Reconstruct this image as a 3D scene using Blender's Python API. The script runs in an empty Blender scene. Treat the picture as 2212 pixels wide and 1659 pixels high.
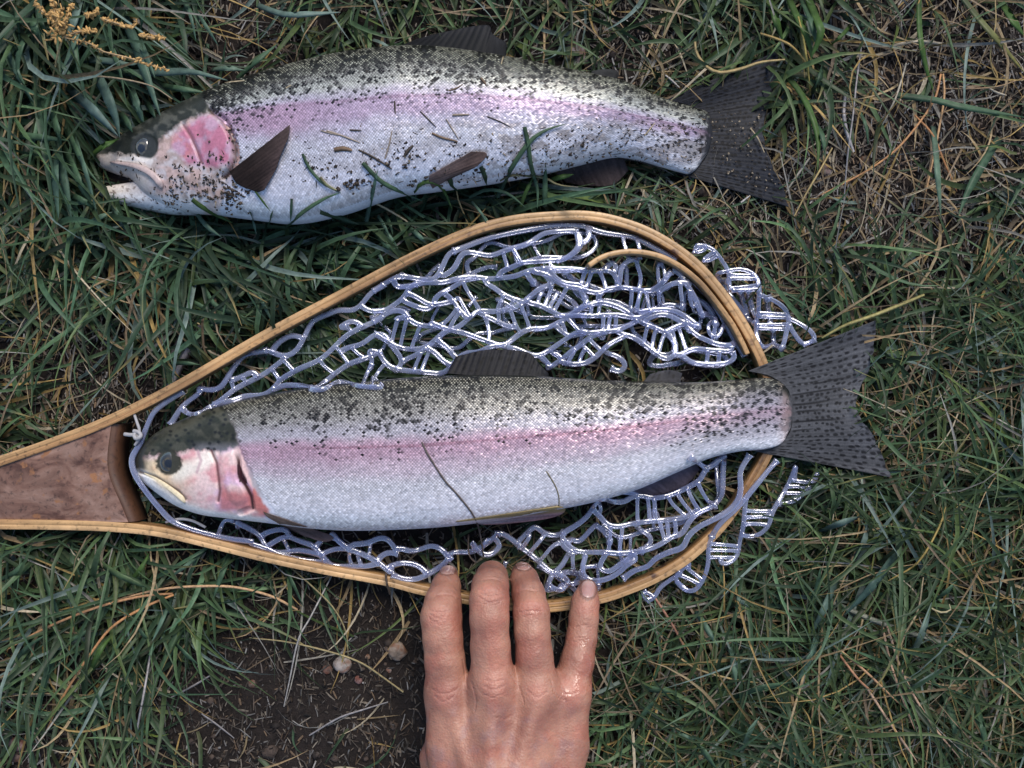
import bpy, math
import numpy as np
from mathutils import Vector
from mathutils.bvhtree import BVHTree

sc = bpy.context.scene
C = sc.collection
rng = np.random.default_rng(7)
R = math.radians

# ------------------------------------------------------------------ camera
W_REAL, CAM_H = 0.60, 0.50          # the frame spans 0.60 m of ground; phone held 0.50 m above it
cam_d = bpy.data.cameras.new('camera')
cam = bpy.data.objects.new('camera', cam_d)
C.objects.link(cam)
cam.location = (0, 0, CAM_H)
cam.rotation_euler = (0, 0, 0)
cam_d.sensor_width = 36
cam_d.lens = 36 * CAM_H / W_REAL
cam_d.clip_start = 0.01
cam_d.clip_end = 200
sc.camera = cam

# ------------------------------------------------------------------ light
world = bpy.data.worlds.new('World')
sc.world = world
world.use_nodes = True
wn = world.node_tree
sky = wn.nodes.new('ShaderNodeTexSky')
sky.sky_type = 'NISHITA'
sky.sun_disc = False
SUN_EL, SUN_AZ = 52, 20             # azimuth measured clockwise from +Y (top of the picture)
sky.sun_elevation = R(SUN_EL)
sky.sun_rotation = R(SUN_AZ)
wn.links.new(sky.outputs[0], wn.nodes['Background'].inputs[0])
wn.nodes['Background'].inputs[1].default_value = 0.085
sun_d = bpy.data.lights.new('sun', 'SUN')
sun_d.energy = 1.6
sun_d.angle = R(28)
sun_d.color = (1.0, 0.93, 0.84)
sun = bpy.data.objects.new('sun', sun_d)
C.objects.link(sun)
sd = Vector((math.sin(R(SUN_AZ)) * math.cos(R(SUN_EL)), math.cos(R(SUN_AZ)) * math.cos(R(SUN_EL)), math.sin(R(SUN_EL))))
sun.rotation_euler = sd.to_track_quat('Z', 'Y').to_euler()
sc.view_settings.view_transform = 'Standard'
sc.view_settings.look = 'None'
sc.view_settings.gamma = 1
sc.view_settings.exposure = 1.12
sc.cycles.max_bounces = 10
sc.cycles.transmission_bounces = 8
sc.cycles.transparent_max_bounces = 24
sc.cycles.caustics_reflective = False
sc.cycles.caustics_refractive = False

# ------------------------------------------------------------------ helpers
K = W_REAL / 2212.0


def P(x, y, z=0.0):
    """picture grid of the survey sheet (2212 wide) -> metres at height z"""
    f = (CAM_H - z) / CAM_H * K
    return np.stack([(np.asarray(x, float) - 1106) * f, (829.5 - np.asarray(y, float)) * f,
                     np.broadcast_to(np.asarray(z, float), np.shape(x))], -1)


def to_px(p):
    f = (CAM_H - p[..., 2]) / CAM_H * K
    return p[..., 0] / f + 1106, 829.5 - p[..., 1] / f


def sm(a, b, x):
    t = np.clip((np.asarray(x, float) - a) / (b - a + 1e-12), 0, 1)
    return t * t * (3 - 2 * t)


def mix(c1, c2, w):
    w = np.asarray(w)[..., None]
    return np.asarray(c1) * (1 - w) + np.asarray(c2) * w


def catmull(pts, n):
    """smooth resample of a polyline (any dimension), even in arc length"""
    p = np.asarray(pts, float)
    if len(p) == 2:
        t = np.linspace(0, 1, n)[:, None]
        return p[0] * (1 - t) + p[1] * t
    q = np.vstack([2 * p[0] - p[1], p, 2 * p[-1] - p[-2]])
    out = []
    for i in range(1, len(q) - 2):
        t = np.linspace(0, 1, 24, endpoint=False)[:, None]
        a, b, c, d = q[i - 1], q[i], q[i + 1], q[i + 2]
        out.append(0.5 * (2 * b + (c - a) * t + (2 * a - 5 * b + 4 * c - d) * t ** 2 + (3 * b - a - 3 * c + d) * t ** 3))
    out.append(p[-1:])
    d = np.vstack(out)
    s = np.r_[0, np.cumsum(np.linalg.norm(np.diff(d[:, :2], axis=0), axis=1))]
    u = np.linspace(0, s[-1], n)
    return np.stack([np.interp(u, s, d[:, k]) for k in range(d.shape[1])], -1)


def resample(pts, n):
    p = np.asarray(pts, float)
    s = np.r_[0, np.cumsum(np.linalg.norm(np.diff(p, axis=0), axis=1))]
    u = np.linspace(0, s[-1], n)
    return np.stack([np.interp(u, s, p[:, k]) for k in range(p.shape[1])], -1)


def crop(x0, y0, s):
    """a reading grid laid over part of the survey sheet"""
    return lambda pts: [((x0 + p[0] / s) / 1.736, (y0 + p[1] / s) / 1.736) for p in pts]


def mesh_np(name, v, f, smooth=True, cols=None, attrs=None):
    """v (N,3), f list of (M,k) arrays (tris and/or quads)"""
    me = bpy.data.meshes.new(name)
    fs = [np.asarray(a, np.int32) for a in (f if isinstance(f, list) else [f]) if len(a)]
    loops = np.concatenate([a.ravel() for a in fs])
    sizes = np.concatenate([np.full(len(a), a.shape[1], np.int32) for a in fs])
    me.vertices.add(len(v))
    me.vertices.foreach_set('co', np.asarray(v, np.float32).ravel())
    me.loops.add(len(loops))
    me.loops.foreach_set('vertex_index', loops)
    me.polygons.add(len(sizes))
    me.polygons.foreach_set('loop_start', np.r_[0, np.cumsum(sizes)[:-1]].astype(np.int32))
    if smooth:
        me.polygons.foreach_set('use_smooth', np.ones(len(sizes), bool))
    me.update(calc_edges=True)
    me.validate()
    if cols is not None:
        a = me.color_attributes.new('tint', 'FLOAT_COLOR', 'POINT')
        cc = np.ones((len(v), 4), np.float32)
        cc[:, :3] = cols
        a.data.foreach_set('color', cc.ravel())
    for k, val in (attrs or {}).items():
        a = me.attributes.new(k, 'FLOAT', 'POINT')
        a.data.foreach_set('value', np.asarray(val, np.float32))
    return me


def obj(name, me, mat=None, parent=None):
    o = bpy.data.objects.new(name, me)
    C.objects.link(o)
    if mat is not None and not me.materials:
        me.materials.append(mat)
    if parent is not None:
        o.parent = parent
        o.matrix_parent_inverse = parent.matrix_world.inverted()
    return o


def tag(o, label, cat, group=None):
    o['label'] = label
    o['category'] = cat
    if group:
        o['group'] = group
    return o


def thing(name, label, cat, loc=(0, 0, 0), group=None):
    o = bpy.data.objects.new(name, None)
    o.empty_display_size = 0.01
    o.location = [float(x) for x in loc]
    C.objects.link(o)
    bpy.context.view_layer.update()
    return tag(o, label, cat, group)


def grid_faces(nu, nv, wrap_v=False):
    i = np.arange(nu - 1)[:, None]
    j = np.arange(nv if wrap_v else nv - 1)[None, :]
    j2 = (j + 1) % nv
    return np.stack([i * nv + j, i * nv + j2, (i + 1) * nv + j2, (i + 1) * nv + j], -1).reshape(-1, 4)


def tube(path, r, n=8, flat=1.0, prof=None):
    """sweep a round (or given side/up) profile along a 3-D path; capped"""
    p = np.asarray(path, float)
    m = len(p)
    t = np.gradient(p, axis=0)
    t /= np.linalg.norm(t, axis=1, keepdims=True) + 1e-12
    up = np.array([0, 0, 1.0])
    side = np.cross(t, up)
    nn = np.linalg.norm(side, axis=1, keepdims=True)
    side = np.where(nn > 1e-4, side / np.maximum(nn, 1e-9), [1, 0, 0])
    upv = np.cross(side, t)
    if prof is None:
        a = np.linspace(0, 2 * np.pi, n, endpoint=False)
        prof = np.stack([np.cos(a), np.sin(a) * flat], -1)
    else:
        prof = np.asarray(prof, float)
        n = len(prof)
    r = np.broadcast_to(np.asarray(r, float), (m,))[:, None, None]
    v = p[:, None, :] + r * (prof[None, :, :1] * side[:, None, :] + prof[None, :, 1:] * upv[:, None, :])
    f = grid_faces(m, n, True)[:, ::-1]
    v = v.reshape(-1, 3)
    c = np.array([p[0], p[-1]])
    v = np.vstack([v, c])
    k = np.arange(n)
    caps = np.vstack([np.stack([np.full(n, m * n), k, (k + 1) % n], -1),
                      np.stack([np.full(n, m * n + 1), (m - 1) * n + (k + 1) % n, (m - 1) * n + k], -1)])
    return v, [f, caps]


def vnoise(x, y, seed=0):
    """cheap smooth value noise on arrays, 0..1"""
    xi, yi = np.floor(x).astype(np.int64), np.floor(y).astype(np.int64)
    fx, fy = x - xi, y - yi
    fx, fy = fx * fx * (3 - 2 * fx), fy * fy * (3 - 2 * fy)

    def h(a, b):
        n = (a * 374761393 + b * 668265263 + seed * 974711) & 0x7fffffff
        n = ((n ^ (n >> 13)) * 1274126177) & 0x7fffffff
        return ((n ^ (n >> 16)) & 0xffff) / 65535.0
    return (h(xi, yi) * (1 - fx) + h(xi + 1, yi) * fx) * (1 - fy) + (h(xi, yi + 1) * (1 - fx) + h(xi + 1, yi + 1) * fx) * fy


def fbm(x, y, seed=0, o=3):
    s, a, t = 0, 0.5, 0
    for k in range(o):
        s = s + a * vnoise(x * 2 ** k, y * 2 ** k, seed + k)
        t += a
        a *= 0.5
    return s / t


def in_poly(px, py, poly):
    poly = np.asarray(poly, float)
    inside = np.zeros(np.shape(px), bool)
    x1, y1 = poly[:, 0], poly[:, 1]
    x2, y2 = np.roll(x1, -1), np.roll(y1, -1)
    for a, b, c, d in zip(x1, y1, x2, y2):
        cond = (b > py) != (d > py)
        with np.errstate(divide='ignore', invalid='ignore'):
            xx = (c - a) * (py - b) / (d - b + 1e-12) + a
        inside ^= cond & (px < xx)
    return inside


def soft_poly(px, py, poly, rad):
    acc = in_poly(px, py, poly).astype(float)
    for k in range(8):
        a = k * 0.785
        acc = acc + in_poly(px + rad * math.cos(a), py + rad * math.sin(a), poly)
    return acc / 9


def dist_line(px, py, pts):
    """distance from points to a polyline"""
    d = np.full(np.shape(px), 1e9)
    for (a, b), (c, e) in zip(pts[:-1], pts[1:]):
        vx, vy = c - a, e - b
        t = np.clip(((px - a) * vx + (py - b) * vy) / (vx * vx + vy * vy + 1e-9), 0, 1)
        d = np.minimum(d, np.hypot(px - a - t * vx, py - b - t * vy))
    return d


# ------------------------------------------------------------------ materials
def nodes_mat(name):
    m = bpy.data.materials.new(name)
    m.use_nodes = True
    nt = m.node_tree
    return m, nt, nt.nodes['Principled BSDF']


def N(nt, kind, **kw):
    n = nt.nodes.new(kind)
    for k, v in kw.items():
        if k.startswith('i_'):
            key = k[2:]
            n.inputs[int(key) if key.isdigit() else key.replace('_', ' ')].default_value = v
        else:
            setattr(n, k, v)
    return n


def tint_mat(name, rough=0.5, noise=0.25, nscale=400, bump=0.0, spec=0.5, metallic=0.0, subsurf=0.0, coat=0.0, transl=0.0, bscale=None):
    """base colour from the per-vertex pigment, varied by fine noise"""
    m, nt, b = nodes_mat(name)
    L = nt.links.new
    at = N(nt, 'ShaderNodeAttribute', attribute_name='tint')
    tc = N(nt, 'ShaderNodeTexCoord')
    nz = N(nt, 'ShaderNodeTexNoise', i_Scale=nscale, i_Detail=4.0)
    L(tc.outputs['Object'], nz.inputs['Vector'])
    mr = N(nt, 'ShaderNodeMapRange', i_1=0.3, i_2=0.7, i_3=1 - noise, i_4=1 + noise)
    L(nz.outputs['Fac'], mr.inputs[0])
    mx = N(nt, 'ShaderNodeMix', data_type='RGBA', blend_type='MULTIPLY')
    mx.inputs[0].default_value = 1
    L(at.outputs['Color'], mx.inputs[6])
    L(mr.outputs[0], mx.inputs[7])
    L(mx.outputs[2], b.inputs['Base Color'])
    b.inputs['Roughness'].default_value = rough
    b.inputs['Specular IOR Level'].default_value = spec
    b.inputs['Metallic'].default_value = metallic
    if coat:
        b.inputs['Coat Weight'].default_value = coat
        b.inputs['Coat Roughness'].default_value = 0.18
    if subsurf:
        b.inputs['Subsurface Weight'].default_value = subsurf
        b.inputs['Subsurface Radius'].default_value = (1.0, 0.35, 0.2)
        b.inputs['Subsurface Scale'].default_value = 0.004
    if bump:
        n2 = N(nt, 'ShaderNodeTexNoise', i_Scale=bscale or nscale * 2, i_Detail=5.0)
        L(tc.outputs['Object'], n2.inputs['Vector'])
        bp = N(nt, 'ShaderNodeBump', i_Strength=bump, i_Distance=0.0006)
        L(n2.outputs['Fac'], bp.inputs['Height'])
        L(bp.outputs[0], b.inputs['Normal'])
    if transl:
        tr = N(nt, 'ShaderNodeBsdfTranslucent')
        L(mx.outputs[2], tr.inputs['Color'])
        ms = N(nt, 'ShaderNodeMixShader', i_0=transl)
        L(b.outputs[0], ms.inputs[1])
        L(tr.outputs[0], ms.inputs[2])
        L(ms.outputs[0], nt.nodes['Material Output'].inputs[0])
    return m


M = {}
M['grass'] = tint_mat('grass_leaf', 0.48, 0.25, 300, spec=0.28, transl=0.2)
M['dry'] = tint_mat('dry_straw', 0.6, 0.3, 500, spec=0.3, transl=0.12)
M['litter'] = tint_mat('plant_litter', 0.7, 0.3, 500, spec=0.2)
M['skin_fish'] = tint_mat('wet_fish_skin', 0.36, 0.14, 600, bump=0.2, spec=0.3, coat=0.07)
M['scale'] = tint_mat('silver_scale', 0.38, 0.06, 800, spec=0.28, metallic=0.25, coat=0.06)
M['fin'] = tint_mat('fin_membrane', 0.5, 0.2, 900, spec=0.12, bump=0.15)
M['eye'] = tint_mat('wet_eye', 0.06, 0.05, 900, spec=0.8, coat=1.0)
M['debris'] = tint_mat('wet_soil_bits', 0.6, 0.35, 900, bump=0.4, spec=0.3)
M['stone'] = tint_mat('rough_stone', 0.8, 0.4, 260, bump=0.9, spec=0.25, bscale=500)
M['twig'] = tint_mat('thin_twig', 0.55, 0.3, 700, bump=0.4, spec=0.3)

# soil
m, nt, b = nodes_mat('dark_soil')
tc = N(nt, 'ShaderNodeTexCoord')
n1 = N(nt, 'ShaderNodeTexNoise', i_Scale=26.0, i_Detail=8.0, i_Roughness=0.7)
n2 = N(nt, 'ShaderNodeTexNoise', i_Scale=420.0, i_Detail=6.0, i_Roughness=0.75)
for n in (n1, n2):
    nt.links.new(tc.outputs['Object'], n.inputs['Vector'])
cr = N(nt, 'ShaderNodeValToRGB')
cr.color_ramp.elements[0].position, cr.color_ramp.elements[0].color = 0.35, (0.008, 0.0065, 0.006, 1)
cr.color_ramp.elements[1].position, cr.color_ramp.elements[1].color = 0.70, (0.034, 0.026, 0.023, 1)
e = cr.color_ramp.elements.new(0.86)
e.color = (0.085, 0.066, 0.055, 1)
mm = N(nt, 'ShaderNodeMath', operation='MULTIPLY_ADD', i_1=0.6)
nt.links.new(n2.outputs['Fac'], mm.inputs[0])
m2 = N(nt, 'ShaderNodeMath', operation='MULTIPLY', i_1=0.42)
nt.links.new(n1.outputs['Fac'], m2.inputs[0])
nt.links.new(m2.outputs[0], mm.inputs[2])
nt.links.new(mm.outputs[0], cr.inputs[0])
nt.links.new(cr.outputs[0], b.inputs['Base Color'])
b.inputs['Roughness'].default_value = 0.9
b.inputs['Specular IOR Level'].default_value = 0.2
bp = N(nt, 'ShaderNodeBump', i_Strength=0.9, i_Distance=0.0018)
nt.links.new(n2.outputs['Fac'], bp.inputs['Height'])
nt.links.new(bp.outputs[0], b.inputs['Normal'])
M['soil'] = m

# clear rubber of the net: see-through face on, milky lavender and glossy toward its edges
m, nt, b = nodes_mat('clear_rubber')
L = nt.links.new
tc = N(nt, 'ShaderNodeTexCoord')
n1 = N(nt, 'ShaderNodeTexNoise', i_Scale=38.0, i_Detail=1.0)
L(tc.outputs['Object'], n1.inputs['Vector'])
cr = N(nt, 'ShaderNodeValToRGB')
cr.color_ramp.elements[0].position, cr.color_ramp.elements[0].color = 0.40, (0.36, 0.38, 0.62, 1)
cr.color_ramp.elements[1].position, cr.color_ramp.elements[1].color = 0.62, (0.58, 0.59, 0.76, 1)
L(n1.outputs['Fac'], cr.inputs[0])
df = N(nt, 'ShaderNodeBsdfDiffuse')
L(cr.outputs[0], df.inputs['Color'])
tr = N(nt, 'ShaderNodeBsdfTransparent')
tr.inputs[0].default_value = (0.84, 0.86, 0.97, 1)
lw = N(nt, 'ShaderNodeLayerWeight', i_Blend=0.5)
mr = N(nt, 'ShaderNodeMapRange', i_1=0.0, i_2=0.8, i_3=0.15, i_4=0.58)
L(lw.outputs['Facing'], mr.inputs[0])
ms = N(nt, 'ShaderNodeMixShader')
L(mr.outputs[0], ms.inputs[0])
L(tr.outputs[0], ms.inputs[1])
L(df.outputs[0], ms.inputs[2])
gl = N(nt, 'ShaderNodeBsdfGlossy', i_Roughness=0.10)
gl.inputs['Color'].default_value = (1, 1, 1, 1)
fr = N(nt, 'ShaderNodeMapRange', i_1=0.0, i_2=1.0, i_3=0.13, i_4=0.75)
L(lw.outputs['Facing'], fr.inputs[0])
ms2 = N(nt, 'ShaderNodeMixShader')
L(fr.outputs[0], ms2.inputs[0])
L(ms.outputs[0], ms2.inputs[1])
L(gl.outputs[0], ms2.inputs[2])
L(ms2.outputs[0], nt.nodes['Material Output'].inputs[0])
M['rubber'] = m

m, nt, b = nodes_mat('white_cord')
b.inputs['Base Color'].default_value = (0.36, 0.35, 0.36, 1)
b.inputs['Roughness'].default_value = 0.6
n1 = N(nt, 'ShaderNodeTexNoise', i_Scale=900.0)
bp = N(nt, 'ShaderNodeBump', i_Strength=0.5, i_Distance=0.0004)
nt.links.new(n1.outputs['Fac'], bp.inputs['Height'])
nt.links.new(bp.outputs[0], b.inputs['Normal'])
M['cord'] = m


def wood(name, c1, c2, c3, rough, stretch=(1, 1, 1), spots=None, scale=60):
    m, nt, b = nodes_mat(name)
    L = nt.links.new
    at = N(nt, 'ShaderNodeAttribute', attribute_name='along')
    at2 = N(nt, 'ShaderNodeAttribute', attribute_name='across')
    cb = N(nt, 'ShaderNodeCombineXYZ')
    L(at.outputs['Fac'], cb.inputs[0])
    L(at2.outputs['Fac'], cb.inputs[1])
    mp = N(nt, 'ShaderNodeMapping')
    mp.inputs['Scale'].default_value = stretch
    L(cb.outputs[0], mp.inputs[0])
    n1 = N(nt, 'ShaderNodeTexNoise', i_Scale=scale, i_Detail=6.0, i_Roughness=0.65, i_Distortion=0.6)
    L(mp.outputs[0], n1.inputs['Vector'])
    cr = N(nt, 'ShaderNodeValToRGB')
    cr.color_ramp.elements[0].position, cr.color_ramp.elements[0].color = 0.36, (*c1, 1)
    cr.color_ramp.elements[1].position, cr.color_ramp.elements[1].color = 0.62, (*c3, 1)
    e = cr.color_ramp.elements.new(0.47)
    e.color = (*c2, 1)
    L(n1.outputs['Fac'], cr.inputs[0])
    out = cr.outputs[0]
    if spots:
        tc = N(nt, 'ShaderNodeTexCoord')
        n3 = N(nt, 'ShaderNodeTexNoise', i_Scale=spots[1], i_Detail=2.0)
        L(tc.outputs['Object'], n3.inputs['Vector'])
        mr = N(nt, 'ShaderNodeMapRange', i_1=spots[2], i_2=spots[2] + 0.07)
        L(n3.outputs['Fac'], mr.inputs[0])
        mx = N(nt, 'ShaderNodeMix', data_type='RGBA')
        mx.inputs[7].default_value = (*spots[0], 1)
        L(mr.outputs[0], mx.inputs[0])
        L(out, mx.inputs[6])
        out = mx.outputs[2]
    # grime and wear in uneven patches
    tc2 = N(nt, 'ShaderNodeTexCoord')
    n4 = N(nt, 'ShaderNodeTexNoise', i_Scale=26.0, i_Detail=7.0, i_Roughness=0.7)
    L(tc2.outputs['Object'], n4.inputs['Vector'])
    mr4 = N(nt, 'ShaderNodeMapRange', i_1=0.38, i_2=0.62, i_3=0.62, i_4=1.12)
    L(n4.outputs['Fac'], mr4.inputs[0])
    n5 = N(nt, 'ShaderNodeTexNoise', i_Scale=420.0, i_Detail=3.0)
    L(tc2.outputs['Object'], n5.inputs['Vector'])
    mr5 = N(nt, 'ShaderNodeMapRange', i_1=0.28, i_2=0.44, i_3=0.45, i_4=1.0)
    L(n5.outputs['Fac'], mr5.inputs[0])
    mm4 = N(nt, 'ShaderNodeMath', operation='MULTIPLY')
    L(mr4.outputs[0], mm4.inputs[0])
    L(mr5.outputs[0], mm4.inputs[1])
    mx4 = N(nt, 'ShaderNodeMix', data_type='RGBA', blend_type='MULTIPLY')
    mx4.inputs[0].default_value = 1
    L(out, mx4.inputs[6])
    L(mm4.outputs[0], mx4.inputs[7])
    out = mx4.outputs[2]
    L(out, b.inputs['Base Color'])
    b.inputs['Roughness'].default_value = rough
    b.inputs['Specular IOR Level'].default_value = 0.5
    bp = N(nt, 'ShaderNodeBump', i_Strength=0.35, i_Distance=0.0006)
    L(n1.outputs['Fac'], bp.inputs['Height'])
    L(bp.outputs[0], b.inputs['Normal'])
    return m


M['ash'] = wood('pale_bent_wood', (0.24, 0.13, 0.055), (0.45, 0.265, 0.115), (0.60, 0.375, 0.18), 0.42, (0.12, 3, 1), ((0.13, 0.06, 0.03), 120, 0.70), 60)
M['ash2'] = wood('amber_bent_wood', (0.17, 0.085, 0.033), (0.37, 0.20, 0.082), (0.52, 0.31, 0.135), 0.45, (0.12, 3, 1), ((0.10, 0.05, 0.03), 90, 0.66), 60)
M['walnut'] = wood('worn_brown_wood', (0.095, 0.045, 0.030), (0.185, 0.10, 0.070), (0.27, 0.165, 0.125), 0.34, (0.6, 1, 1), ((0.26, 0.12, 0.055), 170, 0.62), 75)
M['walnut_edge'] = wood('dark_brown_wood', (0.03, 0.013, 0.007), (0.06, 0.024, 0.012), (0.09, 0.04, 0.02), 0.5, (0.3, 1, 1), None, 60)

# skin of the hand
m, nt, b = nodes_mat('wet_skin')
L = nt.links.new
at = N(nt, 'ShaderNodeAttribute', attribute_name='tint')
tc = N(nt, 'ShaderNodeTexCoord')
n1 = N(nt, 'ShaderNodeTexNoise', i_Scale=60.0, i_Detail=5.0, i_Roughness=0.6)
n2 = N(nt, 'ShaderNodeTexNoise', i_Scale=900.0, i_Detail=3.0)
vo = N(nt, 'ShaderNodeTexVoronoi', i_Scale=900.0)
for n in (n1, n2, vo):
    L(tc.outputs['Object'], n.inputs['Vector'])
cr = N(nt, 'ShaderNodeValToRGB')
cr.color_ramp.elements[0].position, cr.color_ramp.elements[0].color = 0.32, (0.68, 0.56, 0.56, 1)
cr.color_ramp.elements[1].position, cr.color_ramp.elements[1].color = 0.70, (1.12, 1.10, 1.06, 1)
L(n1.outputs['Fac'], cr.inputs[0])
mx = N(nt, 'ShaderNodeMix', data_type='RGBA', blend_type='MULTIPLY')
mx.inputs[0].default_value = 1
L(at.outputs['Color'], mx.inputs[6])
L(cr.outputs[0], mx.inputs[7])
L(mx.outputs[2], b.inputs['Base Color'])
wet = N(nt, 'ShaderNodeAttribute', attribute_name='wet')
mr = N(nt, 'ShaderNodeMapRange', i_3=0.52, i_4=0.17)
L(wet.outputs['Fac'], mr.inputs[0])
L(mr.outputs[0], b.inputs['Roughness'])
b.inputs['Specular IOR Level'].default_value = 0.5
b.inputs['Subsurface Weight'].default_value = 0.25
b.inputs['Subsurface Radius'].default_value = (1.0, 0.32, 0.18)
b.inputs['Subsurface Scale'].default_value = 0.003
crs = N(nt, 'ShaderNodeAttribute', attribute_name='crease')
b1 = N(nt, 'ShaderNodeBump', i_Strength=0.36, i_Distance=0.0010)
L(crs.outputs['Fac'], b1.inputs['Height'])
b2 = N(nt, 'ShaderNodeBump', i_Strength=0.35, i_Distance=0.0005)
L(vo.outputs['Distance'], b2.inputs['Height'])
L(b1.outputs[0], b2.inputs['Normal'])
b3 = N(nt, 'ShaderNodeBump', i_Strength=0.5, i_Distance=0.0015)
n3 = N(nt, 'ShaderNodeTexNoise', i_Scale=180.0, i_Detail=4.0)
L(tc.outputs['Object'], n3.inputs['Vector'])
L(n3.outputs['Fac'], b3.inputs['Height'])
L(b2.outputs[0], b3.inputs['Normal'])
L(b3.outputs[0], b.inputs['Normal'])
M['skin'] = m
M['nail'] = tint_mat('fingernail', 0.25, 0.08, 300, spec=0.55, subsurf=0.2, coat=0.3)

# ------------------------------------------------------------------ ground
def axis(lim, fine, n, ext):
    a = np.linspace(-lim, lim, n)
    far = lim + np.geomspace(fine, ext, 14)
    return np.r_[-far[::-1], a, far]


gx, gy = axis(0.42, 0.01, 330, 40), axis(0.36, 0.01, 280, 40)
GX, GY = np.meshgrid(gx, gy, indexing='ij')


def ground_z(x, y):
    return 0.006 * (fbm(x * 14, y * 14, 3, 3) - 0.5) + 0.005 * (fbm(x * 90, y * 90, 9, 3) - 0.5) - 0.002


gv = np.stack([GX, GY, ground_z(GX, GY)], -1).reshape(-1, 3)
soil = obj('ground', mesh_np('ground', gv, grid_faces(len(gx), len(gy))), M['soil'])
soil['kind'] = 'structure'
soil['label'] = 'dark crumbly soil under the grass'

# ------------------------------------------------------------------ outlines
FISH_A = dict(D=[(208, 345), (222, 326), (254, 304), (287, 285), (318, 268), (352, 250), (396, 229), (462, 199), (540, 172), (629, 146), (737, 122), (850, 108), (950, 109), (1080, 127), (1198, 150), (1290, 168), (1345, 180), (1400, 203), (1450, 221), (1500, 234), (1526, 243), (1536, 264), (1539, 290)],
              V=[(209, 349), (222, 365), (250, 376), (290, 392), (326, 430), (366, 452), (415, 460), (470, 464), (548, 474), (640, 482), (740, 462), (850, 425), (940, 412), (1060, 395), (1170, 375), (1262, 352), (1330, 338), (1385, 346), (1430, 360), (1470, 372), (1492, 375), (1512, 356), (1530, 330)],
              th=[2, 6, 9, 12, 15, 17, 19, 21, 23, 24, 25, 25, 24, 23, 21, 18, 15, 12, 9.5, 7, 4.5, 2.6, 1.2])
FISH_B = dict(D=[(290, 985), (301, 967), (323, 948), (351, 928), (392, 908), (440, 888), (484, 875), (531, 862), (590, 850), (660, 838), (750, 828), (850, 818), (950, 812), (1050, 810), (1150, 812), (1250, 818), (1350, 823), (1440, 825), (1520, 825), (1590, 820), (1640, 816), (1675, 820), (1698, 838), (1711, 868)],
              V=[(291, 1000), (300, 1018), (316, 1041), (347, 1066), (390, 1093), (440, 1110), (489, 1117), (540, 1123), (600, 1130), (670, 1139), (760, 1144), (860, 1142), (960, 1136), (1070, 1123), (1170, 1105), (1270, 1086), (1370, 1058), (1455, 1022), (1530, 990), (1595, 975), (1640, 972), (1670, 966), (1690, 955), (1708, 925)],
              th=[3, 7, 10, 13, 16, 19, 20, 21, 22, 23, 24, 24, 24, 23, 22, 21, 19, 16, 13, 10, 7, 5, 3.2, 1.2])
HOOP = [(-140, 1046), (-60, 1020), (0, 998), (120, 956), (242, 908), (389, 834), (576, 726), (732, 643), (889, 560), (1014, 504), (1107, 479), (1201, 470), (1262, 469), (1320, 478), (1385, 499), (1445, 531), (1500, 573), (1545, 622), (1585, 676), (1620, 735), (1645, 790), (1662, 850), (1667, 910), (1660, 960), (1647, 992), (1622, 1035), (1577, 1105), (1536, 1154), (1479, 1205), (1417, 1243), (1354, 1270), (1292, 1290), (1182, 1308), (1060, 1299), (918, 1272), (836, 1251), (711, 1228), (586, 1202), (461, 1171), (350, 1146), (242, 1135), (120, 1131), (0, 1130), (-70, 1131), (-140, 1133)]
hoop_px = catmull(HOOP, 700)


def outline(F):
    return np.vstack([catmull(F['D'], 160), catmull(F['V'], 160)[::-1]])


out_A, out_B = outline(FISH_A), outline(FISH_B)
c1, c2, c3 = crop(320, 80, 2.074), crop(1200, 80, 2.074), crop(2080, 80, 2.074)
c6, c5, cE, cF = crop(2160, 1100, 1.784), crop(1300, 1280, 2.074), crop(2100, 1700, 2.212), crop(800, 1850, 2.304)
cA, cB, cC, cD = crop(640, 1000, 2.765), crop(1400, 800, 2.765), crop(2000, 860, 2.765), crop(2560, 880, 3.95)
cG, cH = crop(0, 1380, 2.074), crop(1700, 1700, 1.843)
cTL, cTR, cBL, cBR, cHand = crop(0, 0, 2.074), crop(2880, 0, 2.074), crop(0, 2080, 1.4747), crop(2300, 1900, 1.4364), crop(1440, 2000, 1.885)

# ------------------------------------------------------------------ trout bodies
def line(px, py, pts, w, soft=None):
    return 1 - sm(w * 0.5, w * 0.5 + (soft or w), dist_line(px, py, pts))


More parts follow.
